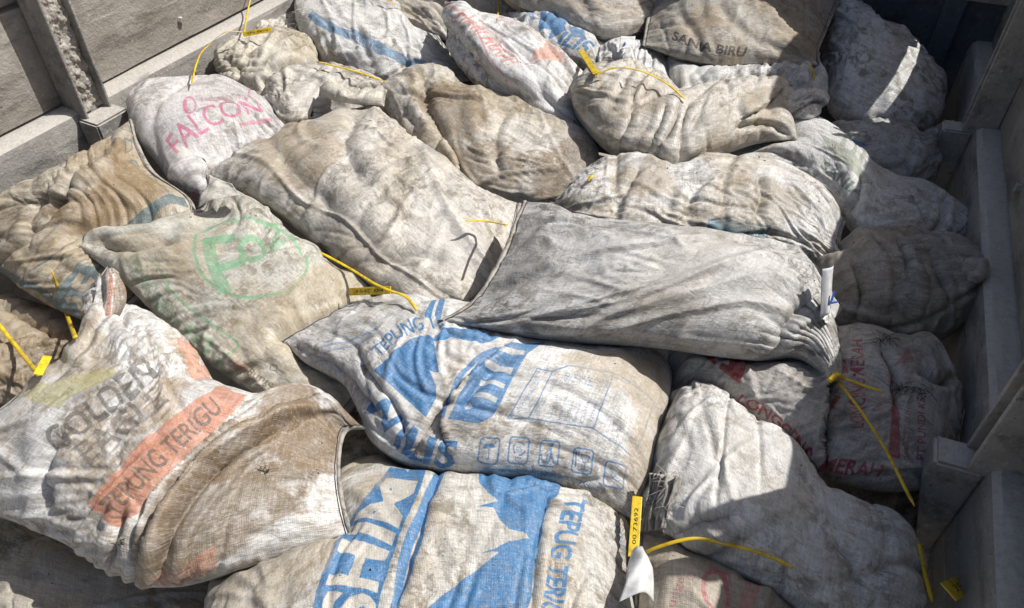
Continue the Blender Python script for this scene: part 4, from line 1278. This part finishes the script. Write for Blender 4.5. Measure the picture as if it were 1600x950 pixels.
# ------------------------------------------------------------------ cloth of each sack: base, tan and brown stains
TAN, BROWN, RUST, GREYB = (.37, .315, .24), (.18, .14, .10), (.22, .135, .07), (.14, .13, .12)
WHITE, CREAM, GREY, PALE = (.62, .615, .60), (.56, .53, .48), (.42, .412, .40), (.66, .655, .65)
CLOTH = {   # base, tan, brown, amount of tan, of brown, specks, grey, wear of the print
    'grey_top': ((.49, .483, .47), (.32, .285, .235), GREYB, .35, .25, .5, .55, .3),
    'sania_biru': ((.42, .395, .35), (.33, .25, .155), (.15, .115, .075), .6, .45, .4, .3, .1),
    'tan_far': (CREAM, TAN, BROWN, .6, .45, .3, .3, .3),
    'rolled': (CREAM, (.36, .30, .215), BROWN, .6, .35, .6, .35, .3),
    'golden': (WHITE, (.42, .335, .22), RUST, .45, .55, .6, .35, .30),
    'grey_far_roll': (WHITE, TAN, BROWN, .4, .3, .5, .3, .3),
    'tan_middle': (CREAM, (.40, .35, .275), BROWN, .62, .28, .7, .45, .3),
    'red_ear': (PALE, (.42, .34, .25), BROWN, .40, .40, .7, .35, .3),
    'teal_stamp': (WHITE, (.40, .33, .235), BROWN, .55, .40, .6, .4, .2),
    'brown_middle': (CREAM, (.36, .295, .20), (.15, .11, .07), .75, .65, .8, .4, .3),
    'blue_mountain_mid': (WHITE, (.40, .335, .25), BROWN, .42, .30, .6, .4, .22),
    'white_far': (PALE, TAN, BROWN, .2, .1, .3, .3, .3),
    'green_ring': ((.50, .49, .435), (.42, .34, .23), BROWN, .42, .28, .5, .3, .08),
    'green_letters': (WHITE, TAN, BROWN, .40, .2, .5, .2, .1),
    'shaded_far': (WHITE, (.42, .365, .29), GREYB, .35, .2, .8, .3, .3),
    'white_near_wall': (WHITE, (.44, .39, .31), GREYB, .35, .22, .95, .3, .3),
    'brown_wall': ((.43, .39, .32), (.34, .27, .18), (.16, .115, .07), .80, .62, .7, .35, .25),
    'crumpled_wall': (CREAM, TAN, BROWN, .5, .25, .5, .4, .3),
    'cream_wall': ((.53, .50, .43), (.42, .36, .26), BROWN, .45, .2, .5, .3, .3),
    'blue_stripe': (WHITE, (.42, .36, .27), BROWN, .45, .2, .3, .3, .4),
    'blue_word_far': (WHITE, TAN, BROWN, .35, .2, .3, .4, .4),
    'pink_bird': ((.56, .54, .535), (.44, .39, .33), BROWN, .22, .12, .4, .35, .25),
    'blue_mountain_near': ((.52, .505, .47), (.40, .335, .24), BROWN, .48, .32, .6, .4, .25),
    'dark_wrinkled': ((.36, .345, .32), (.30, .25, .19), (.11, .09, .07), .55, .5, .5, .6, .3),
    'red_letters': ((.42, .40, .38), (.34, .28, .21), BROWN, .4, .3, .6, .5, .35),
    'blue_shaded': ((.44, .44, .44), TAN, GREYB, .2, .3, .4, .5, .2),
    'pink_print': ((.46, .41, .34), TAN, BROWN, .6, .35, .7, .3, .5),
    'near_corner': ((.40, .37, .32), TAN, BROWN, .5, .3, .5, .4, .3),
    'brown_pit': ((.33, .28, .21), (.29, .22, .14), (.13, .09, .05), .8, .6, .6, .3, .3),
}
for i, (key, s) in enumerate(SACKS.items()):
    b, t_, br, dt, db, sp, gr, wr = CLOTH.get(key, (CREAM, TAN, BROWN, .6, .5, .5, .4, .3))
    s['body'].data.materials.append(mat_cloth('cloth_' + key, b, (t_[0], t_[1] * .985, t_[2] * .95), br, min(1, dt + .04), min(1, db + .10), sp, PRINTS.get(key), i + 1, wr, gr))

# ------------------------------------------------------------------ what is fixed to the sacks: ties, tags, paper, threads, tied necks
DB = np.full((475, 800), 99.0)
for s in SACKS.values():
    q, w = project(s['P'].astype(float))
    x, y = (q[..., 0] / 2).astype(int).ravel(), (q[..., 1] / 2).astype(int).ravel()
    ok = (x >= 0) & (x < 800) & (y >= 0) & (y < 475)
    np.minimum.at(DB, (y[ok], x[ok]), w.ravel()[ok])


def surf(px, py, lift=0.0, near=True):
    """point of the load's surface that the photograph shows at (px, py)"""
    x, y = int(np.clip(px, 0, 1599)) // 2, int(np.clip(py, 0, 949)) // 2
    r = 2
    while True:
        W = DB[max(0, y - r):y + r + 1, max(0, x - r):x + r + 1]
        W = W[W < 50]
        if len(W) > 3 or r > 40:
            break
        r += 2
    d = (W.min() if near else np.median(W)) if len(W) else 1.4
    v = _R * (px - 800) / FPX + _U * (475 - py) / FPX + _F
    return CAMP + v * d + np.array([0, 0, lift])


def tie(key, pts, r=.0026, flat=.22, twist=(0, 0, 1)):
    W = [surf(x, y, l) for x, y, l in pts]
    C = catmull(W, max(14, 9 * len(W)))
    rr = np.full(len(C), r * 1.2)
    rr[-3:] *= np.array([.85, .6, .25])
    V, Fc = tube(C, rr, 6, flat, twist)
    return link_mesh('cable_tie', V, Fc, M_YELLOW, SACKS[key]['root'])


def plate(key, a, b, w, text='', la=.02, lb=.02, tilt=.0, flip=1, size=.75):
    """flat moulded tag from a to b"""
    root = SACKS[key]['root']
    A, B = surf(*a, la), surf(*b, lb)
    L = B - A
    ln = np.linalg.norm(L)
    T = L / ln
    view = CAMP - (A + B) / 2
    view /= np.linalg.norm(view)
    Nn = view * (1 - tilt) + np.array([0, 0, 1.0]) * tilt
    Nn -= T * (Nn @ T)
    Nn /= np.linalg.norm(Nn)
    Wd = np.cross(Nn, T) * flip
    bm = bmesh.new()
    box_bm(bm, -ln / 2, ln / 2, -w / 2, w / 2, -.0012, .0012, .0011, 2)
    M = Matrix(((T[0], Wd[0], Nn[0], 0), (T[1], Wd[1], Nn[1], 0), (T[2], Wd[2], Nn[2], 0), (0, 0, 0, 1)))
    bmesh.ops.transform(bm, matrix=Matrix.Translation((A + B) / 2) @ M, verts=bm.verts)
    bmesh.ops.recalc_face_normals(bm, faces=bm.faces)
    o = from_bm('tag_plate', bm, M_YELLOW, root)
    if text:
        V, Tt = glyphs(text, .0)
        P = (A + B) / 2 + Nn * .0016 + np.outer((V[:, 0] - .5) * ln * size, T) + np.outer((V[:, 1] - .5) * w * .36, Wd)
        link_mesh('lettering', P, [tuple(t) for t in Tt], M_INK, o, smooth=False)
    return o


def sheet(name, key, corners, mat, n=18, crumple=.004, seed=1, curl=0.0):
    """a piece of paper or loose cloth; corners: (px, py, lift)"""
    rng = np.random.default_rng(seed)
    c = [surf(x, y, l) for x, y, l in corners]
    u = np.linspace(0, 1, n)[:, None, None]
    v = np.linspace(0, 1, n)[None, :, None]
    G = (1 - u) * (1 - v) * c[0] + u * (1 - v) * c[1] + u * v * c[2] + (1 - u) * v * c[3]
    N = grid_normals(G)
    N = N * np.sign(N[..., 2:].mean() + 1e-9)
    G = G + N * (crumple * (field(n, n, 3, 3, rng) + .5 * field(n, n, 6, 6, rng)) + curl * np.sin(u[..., 0] * math.pi))[..., None]
    idx = np.arange(n * n).reshape(n, n)
    Fc = [(int(idx[i, j]), int(idx[i + 1, j]), int(idx[i + 1, j + 1]), int(idx[i, j + 1])) for i in range(n - 1) for j in range(n - 1)]
    o = link_mesh(name, G.reshape(-1, 3), Fc, mat, SACKS[key]['root'])
    sm = o.modifiers.new('thickness', 'SOLIDIFY')
    sm.thickness = .0006
    return o


def threads(key, spots, n=14, length=.03, seed=1, mat=None, r=.0006):
    rng = np.random.default_rng(seed)
    VV, FF = [], []
    for (x, y, sx, sy) in spots:
        for _ in range(n):
            p = surf(x + rng.normal() * sx, y + rng.normal() * sy, .001)
            d = rng.normal(size=3)
            d[2] = abs(d[2]) * .7
            d /= np.linalg.norm(d)
            L = length * rng.uniform(.4, 1.3)
            b = rng.normal(size=3) * .5
            C = [p + d * L * t + b * L * t * t * .7 + np.array([0, 0, -.5 * L * t * t]) for t in np.linspace(0, 1, 6)]
            V, Fc = tube(C, np.linspace(r, r * .5, 6), 3, 1.0, (.3, .2, .9))
            FF += [tuple(k + len(VV) for k in f) for f in Fc]
            VV += list(V)
    o = link_mesh('frayed_threads', VV, FF, mat or M_THREAD, SACKS[key]['root'])
    o['kind'] = 'stuff'
    return o


def neck(key, mat_of=None, name='tied_neck', **kw):
    """a bunched end or flap of a sack's own cloth"""
    s = make_sack('tmp', clamp=False, **kw)
    for ch in list(s['root'].children):
        if ch.name.startswith(('hem', 'seam')):
            bpy.data.objects.remove(ch)
    b, r0, root = s['body'], s['root'], SACKS[key]['root']
    b.name = name
    b.data.materials.append(SACKS[mat_of or key]['body'].data.materials[0])
    b.parent = root
    b.location = Vector(r0.location) - Vector(root.location)
    bpy.data.objects.remove(r0)
    del SACKS['tmp']
    return b


neck('dark_wrinkled', c=[(1498, 436), (1530, 440), (1542, 414), (1512, 408)], z=(.66, .67, .68, .68), t=.016, ends='rr', gu=.12, gv=.12, fine=.06, seed=51, under=1)
neck('golden', name='ear', c=[(128, 545), (178, 500), (186, 425), (152, 432)], e0=[(146, 480)], e1=[(192, 465)], z=(.66, .67, .72, .71), t=.012, ends='ss', gu=.04, gv=.06, fine=.03, seed=54, under=.6)
neck('crumpled_wall', name='flap', mat_of='cream_wall', c=[(498, 150), (600, 166), (604, 140), (500, 134)], s0=[(540, 160)], s1=[(560, 142)], z=(.70, .68, .69, .71), t=.012, ends='ss', gu=.10, gv=.08, fine=.05, seed=55, under=.6)
neck('rolled', name='tied_neck', mat_of='grey_far_roll', c=[(1215, 178), (1262, 190), (1294, 160), (1230, 148)], z=(.70, .68, .68, .71), t=.025, ends='rs', gu=.10, gv=.10, fine=.06, seed=56, under=.9)

tie('cream_wall', [(384, 60, .02), (393, 40, .05), (402, 18, .07), (410, -8, .09)])
tie('cream_wall', [(382, 60, .02), (358, 68, .035), (330, 92, .04), (312, 115, .03), (301, 138, .01)])
plate('cream_wall', (382, 63), (426, 55), .014, 'TPS 0073', .018, .018)
tie('blue_stripe', [(497, 102, .010), (550, 118, .016), (604, 134, .012)], .0034)
tie('far_folded', [(584, -4, .006), (615, 10, .012), (650, 27, .004)], .0022)
tie('far_dark', [(780, -6, .012), (779, 14, .014), (777, 34, .004)], .0024)
plate('red_ear', (906, 93), (931, 122), .016, '', .030, .012, .2)
tie('red_ear', [(930, 124, .012), (960, 117, .018), (1000, 122, .018), (1036, 140, .020), (1072, 160, .006)], .0030)
tie('sania_biru', [(1263, 104, .004), (1268, 112, .006), (1273, 124, .002)], .0030)
tie('grey_top', [(792, 371, .030), (760, 369, .038), (728, 369, .040)], .0032)
tie('blue_mountain_mid', [(652, 487, .004), (636, 473, .014), (610, 464, .016), (588, 456, .020), (545, 426, .014), (500, 396, .004)], .0030)
plate('blue_mountain_mid', (548, 469), (612, 463), .015, '35C 04', .022, .016, .1, 1, .7)
tie('brown_wall', [(119, 530, .004), (111, 500, .035), (99, 456, .060)], .0038)
tie('golden', [(66, 594, .012), (34, 555, .022), (0, 512, .030), (-30, 474, .03)], .0038)
plate('golden', (63, 592), (79, 564), .014, '', .010, .012, .3)
plate('blue_mountain_near', (986, 886), (991, 800), .016, '00 73692', .030, .045, .0, 1, .6)
tie('blue_mountain_near', [(990, 886, .028), (1020, 877, .040), (1075, 866, .045), (1120, 870, .040), (1180, 880, .030), (1242, 890, .004)], .0028)
tie('grey_top', [(1306, 600, .008), (1330, 652, .030), (1365, 722, .045), (1400, 800, .05), (1410, 820, .05)], .0026)
tie('grey_top', [(1308, 598, .012), (1326, 606, .018), (1348, 615, .018), (1380, 618, .008)], .0026)
tie('grey_top', [(1294, 600, .008), (1303, 596, .016), (1316, 598, .010)], .0042, .8)
tie('white_near_wall', [(1436, 850, .0), (1446, 900, .0), (1453, 946, .01)], .0030)
plate('white_near_wall', (1456, 956), (1510, 928), .028, '35C 0073', .06, .06, .2, 1, .7)
tie('blue_shaded', [(1489, 188, .0), (1483, 206, .01), (1477, 224, .0)], .0030)
tie('brown_middle', [(918, 286, .006), (924, 280, .008), (930, 276, .002)], .0032)
pl = sheet('paper_label', 'grey_top', [(1273, 455, .05), (1287, 453, .055), (1292, 500, .02), (1277, 505, .015)], M_PAPER, crumple=.002, seed=2, curl=.006)
p2 = sheet('paper_label', 'grey_top', [(1279, 506, .012), (1291, 478, .03), (1312, 500, .022), (1290, 512, .012)], M_PAPER, crumple=.003, seed=3)
V_, T_ = glyphs('L', .01)
A_, B_, C_ = surf(1286, 500, .036), surf(1300, 497, .036), surf(1291, 484, .042)
link_mesh('lettering', A_ + np.outer(V_[:, 0], B_ - A_) + np.outer(V_[:, 1], C_ - A_), [tuple(t) for t in T_], M_BLUEINK, p2, smooth=False)
sheet('paper_label', 'blue_mountain_near', [(962, 965, .05), (1018, 965, .05), (1006, 890, .035), (980, 888, .035)], M_PAPER, crumple=.010, seed=4, curl=.016)
p3 = sheet('paper_label', 'white_far', [(966, 88, .02), (990, 84, .02), (991, 73, .03), (968, 72, .03)], M_PAPER, crumple=.002, seed=5)
V_, T_ = glyphs('IL', .01)
A_, B_, C_ = surf(974, 86, .028), surf(987, 83, .028), surf(974, 79, .033)
link_mesh('lettering', A_ + np.outer(V_[:, 0], B_ - A_) + np.outer(V_[:, 1], C_ - A_), [tuple(t) for t in T_], M_BLUEINK, p3, smooth=False)
sheet('paper_lining', 'green_ring', [(312, 334, .02), (380, 318, .02), (366, 306, .035), (334, 297, .045)], M_THREAD, crumple=.009, seed=6)
# gathered, frayed end of the mountain sack
n_ = 26
c_ = [surf(1000, 838, .012), surf(1038, 832, .010), surf(1062, 752, .012), surf(1016, 748, .016)]
uu, vv = np.linspace(0, 1, n_)[:, None], np.linspace(0, 1, 60)[None, :]
G_ = ((1 - uu) * (1 - vv))[..., None] * c_[0] + ((1 - uu) * vv)[..., None] * c_[1] + (uu * vv)[..., None] * c_[2] + (uu * (1 - vv))[..., None] * c_[3]
rg = np.random.default_rng(61)
G_ = G_ + grid_normals(G_) * ((.006 * np.cos(2 * math.pi * (5.3 * vv + .8 * field(n_, 60, 3, 6, rg))) + .003 * field(n_, 60, 6, 14, rg)))[..., None]
ix_ = np.arange(n_ * 60).reshape(n_, 60)
gn = link_mesh('gathered_end', G_.reshape(-1, 3), [(int(ix_[i, j]), int(ix_[i + 1, j]), int(ix_[i + 1, j + 1]), int(ix_[i, j + 1])) for i in range(n_ - 1) for j in range(59)], M_HEM, SACKS['blue_mountain_mid']['root'])
gn.modifiers.new('thickness', 'SOLIDIFY').thickness = .001
threads('red_letters', [(1385, 533, 12, 4), (1440, 612, 10, 4), (1405, 608, 8, 3)], 22, .024, 1, M_TWINE, .0007)
threads('grey_top', [(1305, 575, 5, 10), (1262, 430, 4, 10)], 16, .018, 2)
threads('blue_mountain_mid', [(1035, 790, 10, 18), (1045, 755, 8, 6)], 22, .028, 3)
threads('grey_far_roll', [(1225, 105, 12, 4), (1275, 150, 8, 8)], 16, .022, 4)
threads('brown_middle', [(930, 262, 3, 10)], 14, .020, 5, M_TWINE)
threads('white_far', [(950, 88, 8, 4)], 20, .022, 6)
threads('golden', [(420, 735, 5, 4), (190, 850, 4, 4)], 12, .016, 7, M_TWINE)
threads('wall_bundle', [(440, 45, 14, 8), (480, 20, 8, 8)], 26, .035, 8)

# crumbs of dirt lying on the load
rng = np.random.default_rng(77)
VV, FF = [], []
for key, s in SACKS.items():
    P = s['P'].reshape(-1, 3)
    for _ in range(5):
        c0 = P[rng.integers(len(P))]
        near = P[np.argsort(((P - c0) ** 2).sum(1))[:700]]
        for q in near[rng.integers(0, len(near), 9)]:
            r = .0011 * rng.lognormal(0, .5)
            T4 = rng.normal(size=(4, 3))
            T4 /= np.linalg.norm(T4, axis=1)[:, None]
            k = len(VV)
            VV += list(q + np.array([0, 0, r * .5]) + T4 * r)
            FF += [(k, k + 1, k + 2), (k, k + 2, k + 3), (k, k + 3, k + 1), (k + 1, k + 3, k + 2)]
tag(link_mesh('dirt_crumbs', VV, FF, mat_plain('dark_dirt', (.06, .048, .036), .9), smooth=False), 'tiny dark crumbs of dirt scattered over the sacks', 'dirt', kind='stuff')

# ------------------------------------------------------------------ which sack is which
LABELS = {
    'grey_top': 'plain pale grey sack lying on top, its tied neck towards the shaded wall',
    'sania_biru': 'grey brown sack with two black words printed near its lower edge',
    'tan_far': 'plain dusty tan sack at the top edge, beside the sack with black words',
    'rolled': 'tan sack with deep crosswise wrinkles, lying on the pale green print sack',
    'golden': 'big dirty white sack with faded grey words, orange band and brown folded end',
    'grey_far_roll': 'crumpled greyish roll of a sack under the one with black words',
    'tan_middle': 'long plain beige sack between the green ring sack and the pink lettered sack',
    'red_ear': 'pointed white sack with faint red lettering and a yellow tag at its tip',
    'teal_stamp': 'off-white sack with a small dark teal stamp, behind the grey top sack',
    'brown_middle': 'lumpy brown stained sack without print, above the long beige sack',
    'blue_mountain_mid': 'white sack with blue mountain, nutrition table and a row of square symbols',
    'white_far': 'small crumpled bright white sack with a white paper label',
    'green_ring': 'off-white sack with a big green letter inside a green ring',
    'green_letters': 'off-white sack with green patch and green letters, half in the wall shadow',
    'shaded_far': 'smooth pale sack in the far corner with a strip of sun on it',
    'white_near_wall': 'plain white sack split by the wall shadow, below the red lettered sack',
    'brown_wall': 'brown stained sack with dark teal print, leaning on the sunlit side wall',
    'crumpled_wall': 'small crumpled cream sack with a white flap, below the blue stripe sack',
    'cream_wall': 'small cream sack by the sunlit wall under a looped yellow tie',
    'blue_stripe': 'white sack with a single blue stripe along its side',
    'blue_word_far': 'flat sack with a blue word, half hidden behind the red lettered pointed sack',
    'pink_bird': 'whitish sack with pink lettering beside the mud-filled post',
    'blue_mountain_near': 'white sack with large blue mountain and blue banner at the bottom edge',
    'dark_wrinkled': 'dark grey wrinkled sack tied off against the shaded wall',
    'red_letters': 'shaded grey sack with dark red lettering beside the shaded wall',
    'blue_shaded': 'bluish grey sack with a sliver of blue print, in deep shade by the wall',
    'pink_print': 'tan sack with pink loop print, cut off by the bottom edge',
    'far_dark': 'drab sack at the top edge with a thin upright yellow tie',
    'far_folded': 'loosely folded drab sack at the top edge, behind the blue stripe sack',
    'wall_bundle': 'thin frayed grey bundle beside the looped yellow tie at the sunlit wall',
    'near_corner': 'grey brown sack in the bottom corner, in the shadow of the orange band sack',
    'brown_pit': 'low dark brown sack in the hollow under the teal printed sack',
    'under_left': 'dark sack deep in the gap between the two blue mountain sacks and the brown fold',
    'under_wall': 'dark sack down in the gap under the red lettered sack by the wall',
}
for key, s in SACKS.items():
    tag(s['root'], LABELS[key], 'sack', 'sacks loaded in the truck bed')
